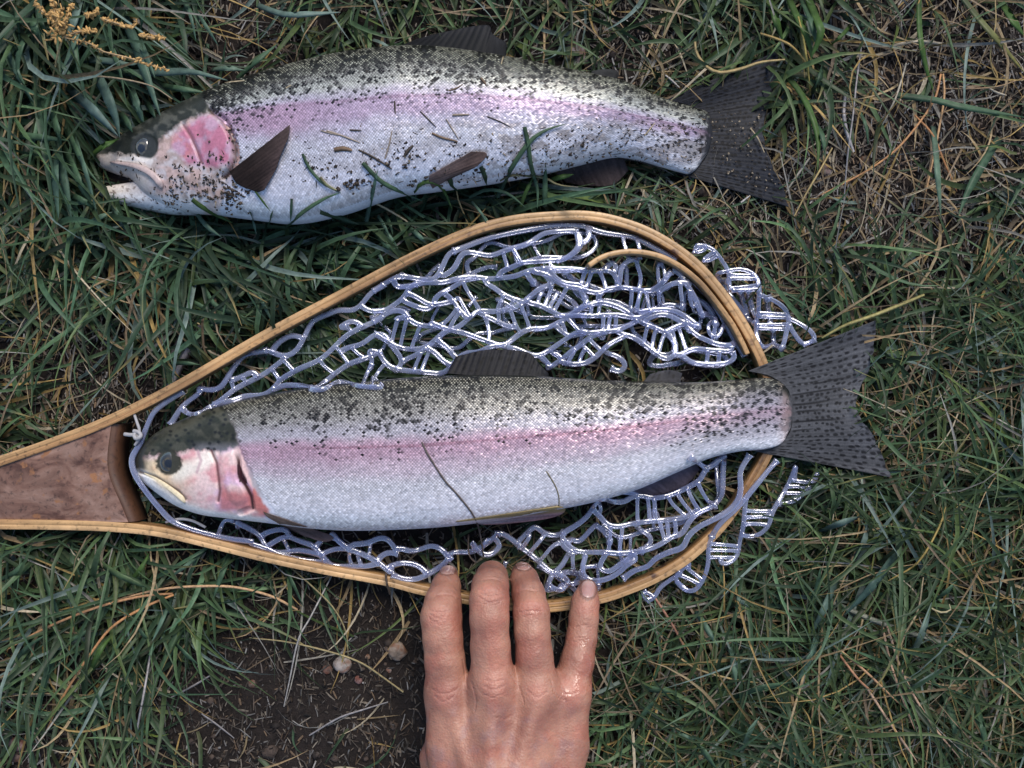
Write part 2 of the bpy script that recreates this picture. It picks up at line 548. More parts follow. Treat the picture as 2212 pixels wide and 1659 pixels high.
def build_body(F, lift, head_u, detail, colour, MS=460, NT=132, NB=28):
    D, V = np.asarray(F['D'], float), np.asarray(F['V'], float)
    n = len(D)
    k = np.arange(n)
    S = np.hstack([D, V, np.asarray(F['th'], float)[:, None] / 1000])
    # dense table over the station index
    q = np.vstack([2 * S[0] - S[1], S, 2 * S[-1] - S[-2]])
    tab = []
    for i in range(1, n):
        t = np.linspace(0, 1, 40, endpoint=False)[:, None]
        a, b_, c, d = q[i - 1], q[i], q[i + 1], q[i + 2]
        tab.append(0.5 * (2 * b_ + (c - a) * t + (2 * a - 5 * b_ + 4 * c - d) * t ** 2 + (3 * b_ - a - 3 * c + d) * t ** 3))
    tab = np.vstack(tab + [S[-1:]])
    mid = (tab[:, :2] + tab[:, 2:4]) / 2
    s = np.r_[0, np.cumsum(np.linalg.norm(np.diff(mid, axis=0), axis=1))]
    s /= s[-1]

    def ev(u):
        return [np.interp(u, s, tab[:, j]) for j in range(5)]

    def surf(u, a, disp=True):
        dx, dy, vx, vy, th = ev(u)
        zc = lift(u) + th
        co, si = np.cos(a), np.sin(a)
        px = (dx + vx) / 2 + (dx - vx) / 2 * co
        py = (dy + vy) / 2 + (dy - vy) / 2 * co
        z = zc + th * np.sign(si) * np.abs(si) ** 0.72
        # the traced outline is read at the height of the widest section
        f = (CAM_H - zc) / CAM_H * K
        pos = np.stack([(px - 1106) * f, (829.5 - py) * f, z], -1)
        px, py = to_px(pos)
        if disp:
            pos[..., 2] += np.where(si > 0, detail(px, py, u) * np.clip(si * 2, 0, 1), 0)
        return pos, px, py

    uu = np.r_[np.linspace(0, head_u, int(MS * 0.42), endpoint=False), np.linspace(head_u, 1, MS - int(MS * 0.42))]
    aa = np.r_[np.linspace(0, np.pi, NT), np.linspace(np.pi, 2 * np.pi, NB + 2)[1:-1]]
    U, A = np.meshgrid(uu, aa, indexing='ij')
    pos, px, py = surf(U, A)
    col = colour(px, py, U, (1 - np.cos(A)) / 2)
    nv = len(aa)
    v = pos.reshape(-1, 3)
    ends = np.array([pos[0].mean(0), pos[-1].mean(0)])
    fcs = grid_faces(len(uu), nv, True)
    j = np.arange(nv)
    m_ = len(v)
    caps = np.vstack([np.stack([np.full(nv, m_), (j + 1) % nv, j], -1),
                      np.stack([np.full(nv, m_ + 1), (len(uu) - 1) * nv + j, (len(uu) - 1) * nv + (j + 1) % nv], -1)])
    v = np.vstack([v, ends])
    c = np.vstack([col.reshape(-1, 3), col[0].mean(0), col[-1].mean(0)])
    bvh = BVHTree.FromPolygons([tuple(x) for x in v], [tuple(int(i) for i in x) for x in fcs])
    return v, [fcs, caps], c, surf, bvh


CAM_O = Vector((0, 0, CAM_H))


def on_surface(bvh, x, y, off=0.0):
    """where the sight line through a sheet position meets a surface; lifted by off"""
    d = Vector([float(t) for t in P(x, y, 0.0)]) - CAM_O
    hit = bvh.ray_cast(CAM_O, d.normalized())
    if hit[0] is None:
        return None, None
    return hit[0] + hit[1] * (off if hit[1].z > 0 else -off), hit[1] if hit[1].z > 0 else -hit[1]


# colour of the lower fish -------------------------------------------------
LAT_B = ([520, 700, 900, 1100, 1300, 1500, 1715], [968, 968, 963, 947, 931, 905, 882])
CAP_B = [(285, 992), (300, 986), (322, 984), (345, 984), (366, 984), (390, 978), (426, 972), (446, 974), (470, 978), (500, 970), (518, 964), (528, 950), (522, 928), (512, 908), (496, 888), (484, 872), (480, 840), (250, 840)]


def q_of(px, py, dx_lat, u, F):
    lat = np.interp(px, *dx_lat)
    top = np.interp(px, [p[0] for p in F['D']], [p[1] for p in F['D']])
    bot = np.interp(px, [p[0] for p in F['V']], [p[1] for p in F['V']])
    return np.where(py < lat, (py - lat) / np.maximum(lat - top, 1), (py - lat) / np.maximum(bot - lat, 1))


def flank_B(px, py, q):
    n = fbm(px / 40, py / 40, 21) - 0.5
    q = q + n * 0.10
    back, mid, lav = (0.36, 0.34, 0.27), (0.56, 0.54, 0.49), (0.56, 0.53, 0.59)
    pink, rose, white, belly = (0.64, 0.42, 0.52), (0.76, 0.62, 0.70), (0.86, 0.83, 0.87), (0.80, 0.79, 0.84)
    c = np.broadcast_to(np.array(back), q.shape + (3,))
    c = mix(c, mid, sm(-0.95, -0.55, q))
    c = mix(c, lav, sm(-0.6, -0.22, q))
    c = mix(c, pink, sm(-0.22, -0.02, q))
    c = mix(c, rose, sm(0.06, 0.32, q))
    c = mix(c, white, sm(0.28, 0.5, q))
    c = mix(c, belly, sm(0.72, 0.95, q))
    tailward = sm(1380, 1620, px)
    c = mix(c, mix(np.array((0.50, 0.45, 0.50)) + np.zeros(q.shape + (3,)), (0.54, 0.42, 0.48), sm(-0.3, 0.0, q) * (1 - sm(0.1, .4, q))), tailward * 0.8 * sm(-0.8, -0.45, q) * (1 - sm(0.5, 0.9, q)))
    c = mix(c, (0.55, 0.38, 0.34), 0.6 * sm(1670, 1705, px))
    c = mix(c, (0.36, 0.16, 0.22), 0.6 * (1 - sm(1.5, 4.5, np.abs(py - np.interp(px, *LAT_B)))) * sm(560, 760, px) * (1 - 0.7 * sm(1350, 1550, px)))
    return c


def colour_B(px, py, u, t):
    q = q_of(px, py, LAT_B, u, FISH_B)
    c = flank_B(px, py, q) * np.array((0.44, 0.42, 0.43))
    c = mix(c, (0.012, 0.013, 0.011), 1 - sm(-0.98, -0.35, q))
    white = sm(0.55, 0.8, q)
    c = mix(c, (0.66, 0.66, 0.73), white * (1 - sm(1570, 1660, px)))
    # head
    hx = np.interp(py, [850, 875, 890, 910, 930, 950, 965, 980, 1030, 1060, 1080, 1100, 1130], [462, 474, 488, 500, 509, 514, 516, 520, 540, 552, 566, 580, 575])
    head = 1 - sm(-5, 5, px - hx + 11 * (fbm(px / 7, py / 7, 68) - 0.5))
    n = fbm(px / 22, py / 22, 5)
    cheek = mix(np.array((0.68, 0.50, 0.48)) + np.zeros(px.shape + (3,)), (0.60, 0.30, 0.31), sm(0.35, 0.75, n))
    cheek = mix(cheek, (0.58, 0.40, 0.62), 0.55 * sm(0.4, 0.7, fbm(px / 26, py / 26, 8)) * sm(440, 480, px))
    cheek = mix(cheek, (0.46, 0.15, 0.15), 0.85 * sm(1050, 1075, py + 8 * n) * sm(468, 482, px) * (1 - sm(1096, 1108, py)))
    cheek = mix(cheek, (0.56, 0.46, 0.25), 0.7 * (1 - sm(355, 440, px)) * sm(985, 1000, py))
    cheek = mix(cheek, (0.74, 0.71, 0.68), 0.8 * (1 - sm(395, 470, px)) * sm(-22, -4, py - np.interp(px, [290, 345, 378, 410, 470, 560], [1005, 1060, 1082, 1100, 1112, 1128])))
    cheek = mix(cheek, (0.78, 0.75, 0.73), sm(-16, -4, py - np.interp(px, [290, 345, 378, 410, 470, 560], [1009, 1064, 1087, 1104, 1116, 1128])))
    cheek = mix(cheek, (0.80, 0.76, 0.66), 0.7 * line(px, py, [(385, 1025), (420, 1008), (450, 990)], 10, 22))
    cap = soft_poly(px + 9 * (fbm(px / 9, py / 9, 3) - 0.5), py + 16 * (fbm(px / 9, py / 9, 4) - 0.5), CAP_B, 4.0)
    capc = mix(np.array((0.020, 0.022, 0.015)) + np.zeros(px.shape + (3,)), (0.055, 0.054, 0.040), sm(0.35, 0.7, fbm(px / 18, py / 14, 11)))
    capc = mix(capc, (0.16, 0.16, 0.19), 0.7 * sm(948, 975, py) * sm(400, 440, px))
    rs = np.random.default_rng(3)
    for _ in range(46):
        x0, y0 = rs.uniform(330, 510), rs.uniform(880, 975)
        capc = mix(capc, (0.008, 0.009, 0.009), 0.9 * (1 - sm(2.2, 4.2, np.hypot((px - x0) * 0.8, py - y0))))
    cheek = mix(cheek, capc, cap)
    # ring of dark, gold-flecked skin round the eye; dark snout tip
    re = np.hypot((px - 363) * 0.95, (py - 999))
    cheek = mix(cheek, (0.040, 0.037, 0.024), 1 - sm(23, 31, re + 12 * (fbm(px / 6, py / 6, 14) - 0.5)))
    cheek = mix(cheek, (0.03, 0.032, 0.028), (1 - sm(306, 322, px + 14 * (n - .5))) * (1 - sm(1008, 1026, py)))
    # jaw line, gill lines
    cheek = mix(cheek, (0.16, 0.12, 0.10), 0.85 * line(px, py, [(302, 1020), (335, 1031), (362, 1048), (385, 1062), (400, 1078)], 2.0, 3.5))
    cheek = mix(cheek, (0.09, 0.03, 0.035), 0.85 * line(px, py, [(455, 974), (467, 1000), (471, 1031), (474, 1059), (471, 1082)], 2.2, 3.5))
    cheek = mix(cheek, (0.40, 0.22, 0.27), 0.6 * line(px, py, [(428, 976), (434, 995), (425, 1020)], 2, 4))
    cheek = mix(cheek, (0.05, 0.016, 0.016), sm(972, 1000, py) * line(px, py, [(505, 958), (514, 995), (516, 1031), (530, 1050), (541, 1073), (545, 1098)], 3.0, 3.5))
    slit = in_poly(px, py, [(511, 1002), (522, 1008), (532, 1030), (535, 1044), (527, 1048), (517, 1040), (511, 1020)])
    cheek = np.where(slit[..., None], np.array((0.03, 0.006, 0.008)), cheek)
    cheek = mix(cheek, (0.72, 0.48, 0.45), (px > 517) * (1 - sm(5, 11, dist_line(px, py, [(513, 972), (524, 1000), (540, 1030), (556, 1055)]))))
    cheek = mix(cheek, (0.50, 0.16, 0.14), 0.9 * (px > 546) * (1 - sm(9, 20, dist_line(px, py, [(552, 1068), (562, 1090), (570, 1100)]))))
    c = mix(c, cheek, head)
    return mix(c, (0.075, 0.075, 0.082), sm(0.988, 1.0, u + 0.02 * (fbm(px / 7, py / 7, 66) - 0.5)))


def detail_B(px, py, u):
    d = -0.0011 * line(px, py, [(455, 974), (467, 1000), (471, 1031), (474, 1059), (471, 1082)], 3, 6)
    d = d - 0.0018 * sm(965, 1000, py) * line(px, py, [(505, 960), (514, 995), (516, 1031), (530, 1050), (541, 1073), (545, 1098), (520, 1108)], 4, 7)
    d = d + 0.0012 * (1 - sm(10, 26, dist_line(px, py, [(494, 990), (500, 1030), (515, 1070)])))
    d = d - 0.0010 * line(px, py, [(302, 1020), (335, 1031), (362, 1048), (385, 1062), (400, 1078)], 3, 5)
    d = d + 0.0008 * line(px, py, [(330, 1042), (365, 1062), (390, 1082)], 8, 10)
    d = d - 0.0012 * (1 - sm(24, 34, np.hypot(px - 361, py - 1001)))
    d = d + 0.0006 * (fbm(px / 30, py / 30, 77) - 0.5) * (1 - sm(500, 560, px))
    # soft flank: slight hollows
    d = d + 0.0014 * (fbm(px / 170, py / 120, 31) - 0.5) * sm(500, 620, px)
    return d


LAT_A = ([480, 560, 700, 850, 1000, 1150, 1300, 1450, 1540], [246, 236, 222, 208, 205, 215, 234, 268, 290])
CAP_A = [(190, 350), (215, 335), (250, 331), (285, 335), (310, 333), (338, 318), (350, 297), (380, 275), (400, 262), (430, 250), (456, 243), (462, 230), (450, 180), (190, 200)]


def flank_A(px, py, q):
    n = fbm(px / 45, py / 40, 51) - 0.5
    q = q + n * 0.14
    back, mid, lav = (0.34, 0.34, 0.27), (0.66, 0.67, 0.61), (0.60, 0.55, 0.64)
    pink, rose, white, belly = (0.58, 0.45, 0.60), (0.68, 0.63, 0.75), (0.77, 0.76, 0.84), (0.80, 0.80, 0.84)
    c = np.broadcast_to(np.array(back), q.shape + (3,))
    c = mix(c, mid, sm(-0.9, -0.45, q))
    c = mix(c, lav, sm(-0.4, -0.12, q))
    c = mix(c, pink, sm(-0.14, 0.02, q))
    c = mix(c, rose, sm(0.10, 0.25, q))
    c = mix(c, white, sm(0.22, 0.42, q))
    c = mix(c, belly, sm(0.72, 0.95, q))
    c = mix(c, (0.34, 0.20, 0.30), 0.5 * (1 - sm(1.5, 4.5, np.abs(py - np.interp(px, *LAT_A)))) * sm(560, 760, px))
    c = mix(c, (0.58, 0.34, 0.46), 0.55 * (1 - sm(560, 800, px)) * sm(-0.15, 0.0, q) * (1 - sm(0.1, 0.35, q)))
    mud = sm(0.48, 0.62, fbm(px / 26, py / 15, 57)) * sm(0.12, 0.4, q) * sm(600, 760, px) * (0.45 + 0.55 * sm(960, 1150, px))
    mud = np.maximum(mud, 0.9 * sm(0.44, 0.60, fbm(px / 20, py / 12, 58)) * sm(1180, 1420, px) * sm(-0.1, 0.2, q) * (1 - sm(0.75, 0.95, q)))
    c = mix(c, (0.22, 0.17, 0.135), 0.62 * mud)
    return c


def colour_A(px, py, u, t):
    q = q_of(px, py, LAT_A, u, FISH_A)
    c = flank_A(px, py, q) * np.array((0.46, 0.43, 0.46))
    c = mix(c, (0.010, 0.011, 0.010), 1 - sm(-0.98, -0.40, q))
    c = mix(c, (0.70, 0.71, 0.77), sm(0.6, 0.85, q))
    hx = np.interp(py, [180, 215, 232, 250, 268, 290, 320, 345, 370, 400, 440, 470], [425, 440, 452, 466, 480, 500, 512, 510, 500, 490, 480, 470])
    head = 1 - sm(-5, 5, px - hx + 11 * (fbm(px / 7, py / 7, 69) - 0.5))
    n = fbm(px / 22, py / 22, 15)
    z3 = np.zeros(px.shape + (3,))
    cheek = mix(np.array((0.50, 0.36, 0.33)) + z3, (0.48, 0.43, 0.44), sm(0.42, 0.62, n))
    cheek = mix(cheek, (0.30, 0.22, 0.19), 0.7 * sm(0.48, 0.7, fbm(px / 9, py / 9, 29)))
    pinkp = soft_poly(px + 14 * (n - .5), py + 14 * (n - .5), [(395, 274), (434, 252), (459, 248), (478, 268), (495, 290), (504, 315), (504, 346), (490, 362), (434, 360), (404, 356), (392, 338), (368, 318), (370, 300)], 5.0)
    pk = mix(np.array((0.42, 0.155, 0.225)) + z3, (0.44, 0.27, 0.36), sm(0.40, 0.65, fbm(px / 24, py / 24, 19)))
    pk = mix(pk, (0.48, 0.19, 0.20), 0.7 * sm(0.5, 0.7, fbm(px / 15, py / 15, 23)) * (1 - sm(400, 440, px)))
    cheek = mix(cheek, pk, pinkp)
    cheek = mix(cheek, (0.60, 0.54, 0.48), (1 - sm(300, 345, px)) * 0.7)
    cheek = mix(cheek, (0.70, 0.68, 0.68), sm(412, 432, py) * 0.9)
    cheek = mix(cheek, (0.17, 0.13, 0.11), 0.75 * sm(0.50, 0.62, fbm(px / 16, py / 12, 27)) * sm(380, 400, px) * sm(375, 395, py) * (1 - sm(425, 440, py)))
    cap = soft_poly(px + 12 * (fbm(px / 9, py / 9, 3) - 0.5), py + 16 * (fbm(px / 8, py / 8, 4) - 0.5), CAP_A, 4.0)
    capc = mix(np.array((0.020, 0.022, 0.018)) + z3, (0.075, 0.075, 0.062), sm(0.45, 0.75, fbm(px / 14, py / 11, 12)))
    cheek = mix(cheek, capc, cap)
    re = np.hypot(px - 313, py - 317)
    cheek = mix(cheek, (0.030, 0.032, 0.030), 1 - sm(24, 32, re + 6 * (n - .5)))
    cheek = mix(cheek, (0.66, 0.62, 0.60), 0.8 * line(px, py, [(262, 346), (300, 343), (325, 348)], 6, 6))
    cheek = mix(cheek, (0.16, 0.07, 0.08), 0.8 * line(px, py, [(396, 270), (413, 296), (425, 324), (434, 350)], 2.0, 3.5))
    cheek = mix(cheek, (0.06, 0.032, 0.025), line(px, py, [(455, 238), (483, 258), (498, 285), (506, 312), (508, 340), (498, 368), (484, 380)], 4.5, 4))
    cheek = mix(cheek, (0.20, 0.14, 0.14), 0.7 * line(px, py, [(256, 349), (296, 355), (323, 366), (345, 385), (353, 404)], 2, 3.5))
    c = mix(c, cheek, head)
    band = (px > hx) * (1 - sm(12, 22, px - hx)) * sm(255, 275, py) * (1 - sm(370, 390, py))
    c = mix(c, (0.42, 0.26, 0.22), 0.85 * band)
    c = mix(c, (0.62, 0.42, 0.35), 0.6 * (1 - sm(8, 22, dist_line(px, py, [(470, 425), (455, 455)]))))
    return mix(c, (0.028, 0.029, 0.034), sm(0.965, 0.995, u + 0.03 * (fbm(px / 7, py / 7, 67) - 0.5)))


def detail_A(px, py, u):
    d = -0.0010 * line(px, py, [(396, 270), (413, 296), (425, 324), (434, 350)], 3, 6)
    d = d - 0.0026 * line(px, py, [(455, 238), (483, 258), (498, 285), (506, 312), (508, 340), (498, 368), (484, 380)], 5, 7)
    d = d + 0.0014 * (1 - sm(14, 34, dist_line(px, py, [(460, 275), (475, 310), (478, 345)])))
    d = d + 0.0008 * line(px, py, [(256, 356), (296, 362), (323, 373), (345, 395)], 8, 9)
    d = d - 0.0012 * (1 - sm(22, 32, np.hypot(px - 313, py - 317)))
    d = d + 0.0008 * (fbm(px / 30, py / 30, 78) - 0.5) * (1 - sm(470, 540, px))
    d = d + 0.0018 * (fbm(px / 170, py / 120, 33) - 0.5) * sm(500, 620, px)
    return d


def scales(F, surf, flank, LAT, head_edge, spot, seed, rows=90, pitch=7.2, dotty=1.0):
    r_ = np.random.default_rng(seed)
    u_n = int(1320 / pitch)
    us = np.linspace(0.13, 0.992, u_n)
    V, Fc, Cc = [], [], []
    ii, jj = np.meshgrid(np.arange(u_n), np.arange(rows), indexing='ij')
    du = us[1] - us[0]
    u = us[ii] + (jj % 2) * du * 0.5 + r_.normal(0, du * 0.04, ii.shape)
    tt = (jj + 0.5) / rows
    a = np.arccos(1 - 2 * (0.012 + 0.976 * tt))
    u, a = u.ravel(), a.ravel()
    pos, px, py = surf(u, a)
    keep = (px > np.interp(py, *head_edge) + 3 + 5 * (vnoise(px / 6, py / 6, 17) - 0.5)) & (u + 0.022 * (vnoise(px / 9, py / 9, 18) - 0.5) < 0.985)
    u, a, px, py = u[keep], a[keep], px[keep], py[keep]
    da = np.abs(np.gradient(np.arccos(1 - 2 * (0.012 + 0.976 * (np.arange(rows) + 0.5) / rows))))
    jk = jj.ravel()[keep]
    dA = da[jk]
    q = q_of(px, py, LAT, u, F)
    # outline of one scale in (u, a): root, shoulders, tip towards the tail
    tmpl = np.array([(-0.58, 0, 0.0), (-0.12, -0.92, 0.45), (0.36, -0.52, 1.0), (0.60, 0, 1.2), (0.36, 0.52, 1.0), (-0.12, 0.92, 0.45), (0.10, 0, 1.15)])
    vs = []
    n_sc = len(u)
    lift0 = 0.00010 + r_.uniform(0, 0.00006, len(u))
    tilt = r_.normal(0, 0.00004, len(u))
    pitch_ = r_.normal(0, 0.00003, len(u))
    shrink = (0.68 + 0.32 * sm(-0.95, -0.15, q)) * r_.uniform(0.92, 1.06, n_sc) * np.where(q < -0.2, r_.uniform(0.85, 1.1, n_sc), 1)
    for du_, da_, h in tmpl:
        p, _, _ = surf(u + du_ * du * shrink, np.clip(a + da_ * dA * shrink, 0.001, np.pi - 0.001))
        p = p.copy()
        p[:, 2] += lift0 + h * 0.00018 + tilt * da_ * 2 + pitch_ * du_
        vs.append(p)
    vs = np.stack(vs, 1)
    n = len(u)
    base = np.arange(n)[:, None] * 7
    fan = np.array([(6, 0, 1), (6, 1, 2), (6, 2, 3), (6, 3, 4), (6, 4, 5), (6, 5, 0)])
    faces = (base[:, None, :] + fan[None, :, :]).reshape(-1, 3)
    c = flank(px, py, q) * r_.uniform(0.86, 1.12, n)[:, None]
    c = c * np.where(q < -0.05, 1 - 0.6 * (1 - sm(-0.95, -0.1, q)) * r_.random(n) ** 1.5, r_.uniform(0.85, 1.1, n))[:, None]
    dk = np.clip(spot(px, py, q) + r_.normal(0, 0.10, n), 0, 1) * (r_.random(n) < 0.96)
    dark = dk > 0.5
    c = mix(c, np.array((0.016, 0.016, 0.018)), dk)
    # pigment is densest at the hidden root and the rim of each scale
    w = np.array([0.30, 0.46, 0.66, 0.78, 0.66, 0.46, 1.0])
    rim = np.clip(1 - (1 - w[None, :]) * (1 - 0.65 * sm(0.35, 0.8, q))[:, None], 0, 1)
    rim = rim ** (1 + 1.7 * (1 - sm(-0.75, -0.2, q)))[:, None]
    backness = (1 - sm(-1.0, -0.55, q))[:, None]
    cc = c[:, None, :] * rim[:, :, None]
    cc[:, 6] *= 1 + 0.9 * backness * (~dark[:, None])
    return vs.reshape(-1, 3), faces, cc.reshape(-1, 3)


def spot_d(px, py, cell, seed):
    """distance to the nearest of a set of uneven spot centres, some larger than others"""
    cx, cy = np.floor(px / cell).astype(int), np.floor(py / cell).astype(int)
    best = np.full(np.shape(px), 1e9)
    for i in (-1, 0, 1):
        for j in (-1, 0, 1):
            a, b_ = cx + i, cy + j
            h1, h2, h3 = vnoise(a * 1.0, b_ * 1.0, seed), vnoise(a * 1.0, b_ * 1.0, seed + 1), vnoise(a * 1.0, b_ * 1.0, seed + 2)
            d = np.hypot((px - (a + 0.1 + 0.8 * h1) * cell) * 0.95, (py - (b_ + 0.1 + 0.8 * h2) * cell) * 1.1)
            best = np.minimum(best, d * (0.75 + 1.3 * h3 ** 2))
    return best


def spot_B(px, py, q):
    d = spot_d(px, py, 12.0, 93)
    size = (3.5 - 0.8 * (1 - sm(-1.0, -0.55, q))) * (1 - sm(-0.70, 0.0, q)) ** 0.6 * (q < 0.05) + 2.6 * (1 - sm(0.0, 0.4, q)) * (vnoise(px / 30, py / 30, 92) > 0.55)
    t = sm(1330, 1560, px)
    size = np.maximum(size, t * 4.4 * (1 - sm(0.35, 0.8, q)))
    return 0.95 * (1 - sm(size - 1.6, size + 1.2, d)) * (size > 0.5)


def spot_A(px, py, q):
    d = spot_d(px, py, 11.5, 94)
    size = (3.4 - 0.7 * (1 - sm(-1.0, -0.55, q))) * (1 - sm(-0.75, 0.02, q)) ** 0.55 * (q < 0.05) + 2.4 * (1 - sm(0.0, 0.35, q)) * (vnoise(px / 30, py / 30, 95) > 0.45) + 2.2 * (1 - sm(480, 660, px)) * (1 - sm(.4, .7, q))
    t = sm(1250, 1480, px)
    size = np.maximum(size, t * 3.8 * (1 - sm(0.5, 0.95, q)))
    return 0.95 * (1 - sm(size - 1.6, size + 1.2, d)) * (size > 0.5)


def fin(name, root, edge, z0, z1, colour, parent, nr=60, nl=36, rays=16, ridge=0.00022, wave=0.0006, thick=0.0005, bvh=None, off=0.0012, seed=0, notch=0.0):
    """a membrane with rays, root curve to edge curve; z0/z1 heights (m) at root and edge"""
    Rr, Ee = catmull(root, nr), catmull(edge, nr)
    r = np.linspace(0, 1, nr)[:, None]
    l = np.linspace(0, 1, nl)[None, :]
    px = Rr[:, :1] * (1 - l) + Ee[:, :1] * l
    py = Rr[:, 1:] * (1 - l) + Ee[:, 1:] * l
    fray = 1 + 0.034 * (vnoise(r * rays * 0.7, r * 0 + seed, 60 + seed) - 0.5)
    px = Rr[:, :1] + (px - Rr[:, :1]) * fray
    py = Rr[:, 1:] + (py - Rr[:, 1:]) * fray
    z = z0 * (1 - l) + z1 * l + 0 * r
    if bvh is not None:
        for i in range(nr):
            for j in range(nl):
                h, _ = on_surface(bvh, px[i, j], py[i, j])
                if h is not None:
                    z[i, j] = max(z[i, j], h.z + off + 0.0012 * (j / nl))
        for _ in range(3):
            z[:, 1:-1] = (z[:, :-2] + 2 * z[:, 1:-1] + z[:, 2:]) / 4
            z[1:-1] = np.maximum(z[1:-1], (z[:-2] + 2 * z[1:-1] + z[2:]) / 4)
    rid = np.abs(np.sin(np.pi * r * rays))
    z = z + ridge * rid * (0.4 + 0.6 * l) + wave * np.sin(r * 9 + seed) * l
    col = colour(r + 0 * l, l + 0 * r, px, py) * (0.94 + 0.08 * rid[..., None]) * (0.72 + 0.5 * vnoise(r * rays * 2.7 + 2.5 * l * (r - 0.5) + seed, 0.8 * l + 0 * r, 33 + seed))[..., None] * (0.85 + 0.35 * sm(0.6, 1.0, l + 0 * r))[..., None] * (0.8 + 0.4 * vnoise(r * rays * 2 + 0 * l, 3 * l + 0 * r, 7 + seed))[..., None]
    top = P(px, py, z).reshape(-1, 3)
    bot = top - np.array([0, 0, thick])
    n = nr * nl
    g = grid_faces(nr, nl)
    idx = np.arange(n).reshape(nr, nl)
    ring = np.r_[idx[:, 0], idx[-1, 1:], idx[-2::-1, -1], idx[0, -2:0:-1]]
    rn = np.roll(ring, -1)
    sides = np.stack([ring, rn, rn + n, ring + n], -1)
    me = mesh_np(name, np.vstack([top, bot]), [g, g[:, ::-1] + n, sides], True, np.vstack([col.reshape(-1, 3)] * 2))
    return obj(name, me, M['fin'], parent)


def spotted(base, spot, rows, cols, seed, dens=0.85, size=0.32, streak=False):
    r_ = np.random.default_rng(seed)
    jit = r_.uniform(-0.25, 0.25, (rows + 2, cols + 2, 2))
    on = r_.random((rows + 2, cols + 2)) < dens
    sz = r_.uniform(0.75, 1.25, (rows + 2, cols + 2))

    def f(r, l, px, py):
        c = np.zeros(r.shape + (3,)) + np.array(base)
        c = c * (0.85 + 0.3 * fbm(px / 25, py / 25, seed))[..., None]
        x, y = r * rows, l * cols + 0.5 * (np.floor(r * rows) % 2)
        i, j = np.floor(x).astype(int), np.floor(y).astype(int)
        i, j = np.clip(i, 0, rows), np.clip(j, 0, cols)
        ex = (x - i - 0.5 - jit[i, j, 0] * 0.9) / 0.72
        ey = (y - j - 0.5 - jit[i, j, 1] * 1.3) / 1.05
        d = np.hypot(ex, ey) / sz[i, j]
        w = (1 - sm(size * 0.65, size * 1.15, d)) * on[i, j] * sm(0.02, 0.08, l)
        c = mix(c, spot, 0.9 * w)
        if streak:
            for r0, l0, l1 in ((0.40, 0.0, 0.85), (0.47, 0.0, 0.7), (0.53, 0.05, 0.6), (0.60, 0.0, 0.8), (0.66, 0.0, 0.45), (0.33, 0.3, 0.95)):
                rr = r0 + 0.02 * (vnoise(l * 5, r * 0 + r0 * 50, seed) - 0.5)
                c = mix(c, spot, 0.85 * (1 - sm(0.003, 0.011, np.abs(r - rr))) * sm(l0, l0 + 0.05, l) * (1 - sm(l1 - 0.3, l1, l)))
        return c
    return f


def plain(base, tipc=None, lead=None, leadw=0.1):
    def f(r, l, px, py):
        c = np.zeros(r.shape + (3,)) + np.array(base)
        if tipc is not None:
            c = mix(c, tipc, sm(0.2, 1.0, l))
        if lead is not None:
            c = mix(c, lead, 1 - sm(leadw * 0.6, leadw, r))
        return c * (0.8 + 0.4 * fbm(px / 16, py / 16, 41))[..., None]
    return f


def eye(parent, bvh, x, y, rx, ry, rot, pupil, iris, ring, dx=0, dy=0):
    """a wet dome: outer ring, iris, pupil"""
    h, nrm = on_surface(bvh, x, y)
    nr, na = 14, 40
    k = K * (CAM_H - h.z) / CAM_H
    rr = np.linspace(0, 1, nr)
    an = np.linspace(0, 2 * np.pi, na, endpoint=False)
    RR, AN = np.meshgrid(rr, an, indexing='ij')
    lx, ly = RR * np.cos(AN) * rx, RR * np.sin(AN) * ry
    cx, cy = lx * math.cos(rot) - ly * math.sin(rot), lx * math.sin(rot) + ly * math.cos(rot)
    dome = 0.0022 * np.sqrt(np.clip(1 - RR ** 2, 0, 1)) - 0.0010
    v = np.stack([h.x + cx * k, h.y - cy * k, h.z + dome], -1).reshape(-1, 3)
    d = np.hypot((cx - dx), (cy - dy)) / min(rx, ry)
    n = fbm((cx + 90) / 4, (cy + 90) / 4, 71)
    col = mix(np.zeros(d.shape + (3,)) + np.array(pupil), iris, sm(0.40, 0.46, d) * (0.35 + 0.65 * sm(0.4, 0.6, n)))
    col = mix(col, (0.02, 0.02, 0.018), sm(0.62, 0.72, d) * 0.9)
    col = mix(col, ring, sm(0.86, 0.97, d) * 0.8)
    return obj('eye', mesh_np('eye', v, grid_faces(nr, na, True)[:, ::-1], True, col.reshape(-1, 3)), M['eye'], parent)


# --- lower trout, lying in the net
lift_B = lambda u: 0.006 + 0.011 * sm(0.72, 0.93, u)
vB, fB, cBc, surfB, bvhB = build_body(FISH_B, lift_B, 0.21, detail_B, colour_B)
troutB = thing('rainbow_trout', 'clean rainbow trout lying in the landing net with its mouth closed', 'fish', P(900, 980, 0.0))
obj('body', mesh_np('body', vB, fB, True, cBc), M['skin_fish'], troutB)
HE_B = ([800, 850, 875, 890, 910, 930, 950, 965, 980, 1030, 1060, 1080, 1100, 1130, 1200], [455, 462, 474, 488, 500, 509, 514, 516, 522, 546, 560, 574, 590, 600, 610])
sv, sf, scol = scales(FISH_B, surfB, flank_B, LAT_B, HE_B, spot_B, 11)
o = obj('scales', mesh_np('scales', sv, sf, False, scol), M['scale'], troutB)
o['kind'] = 'stuff'
eye(troutB, bvhB, 364, 998, 21, 23, 0.3, (0.006, 0.007, 0.009), (0.075, 0.06, 0.028), (0.05, 0.065, 0.065), 2, 3)
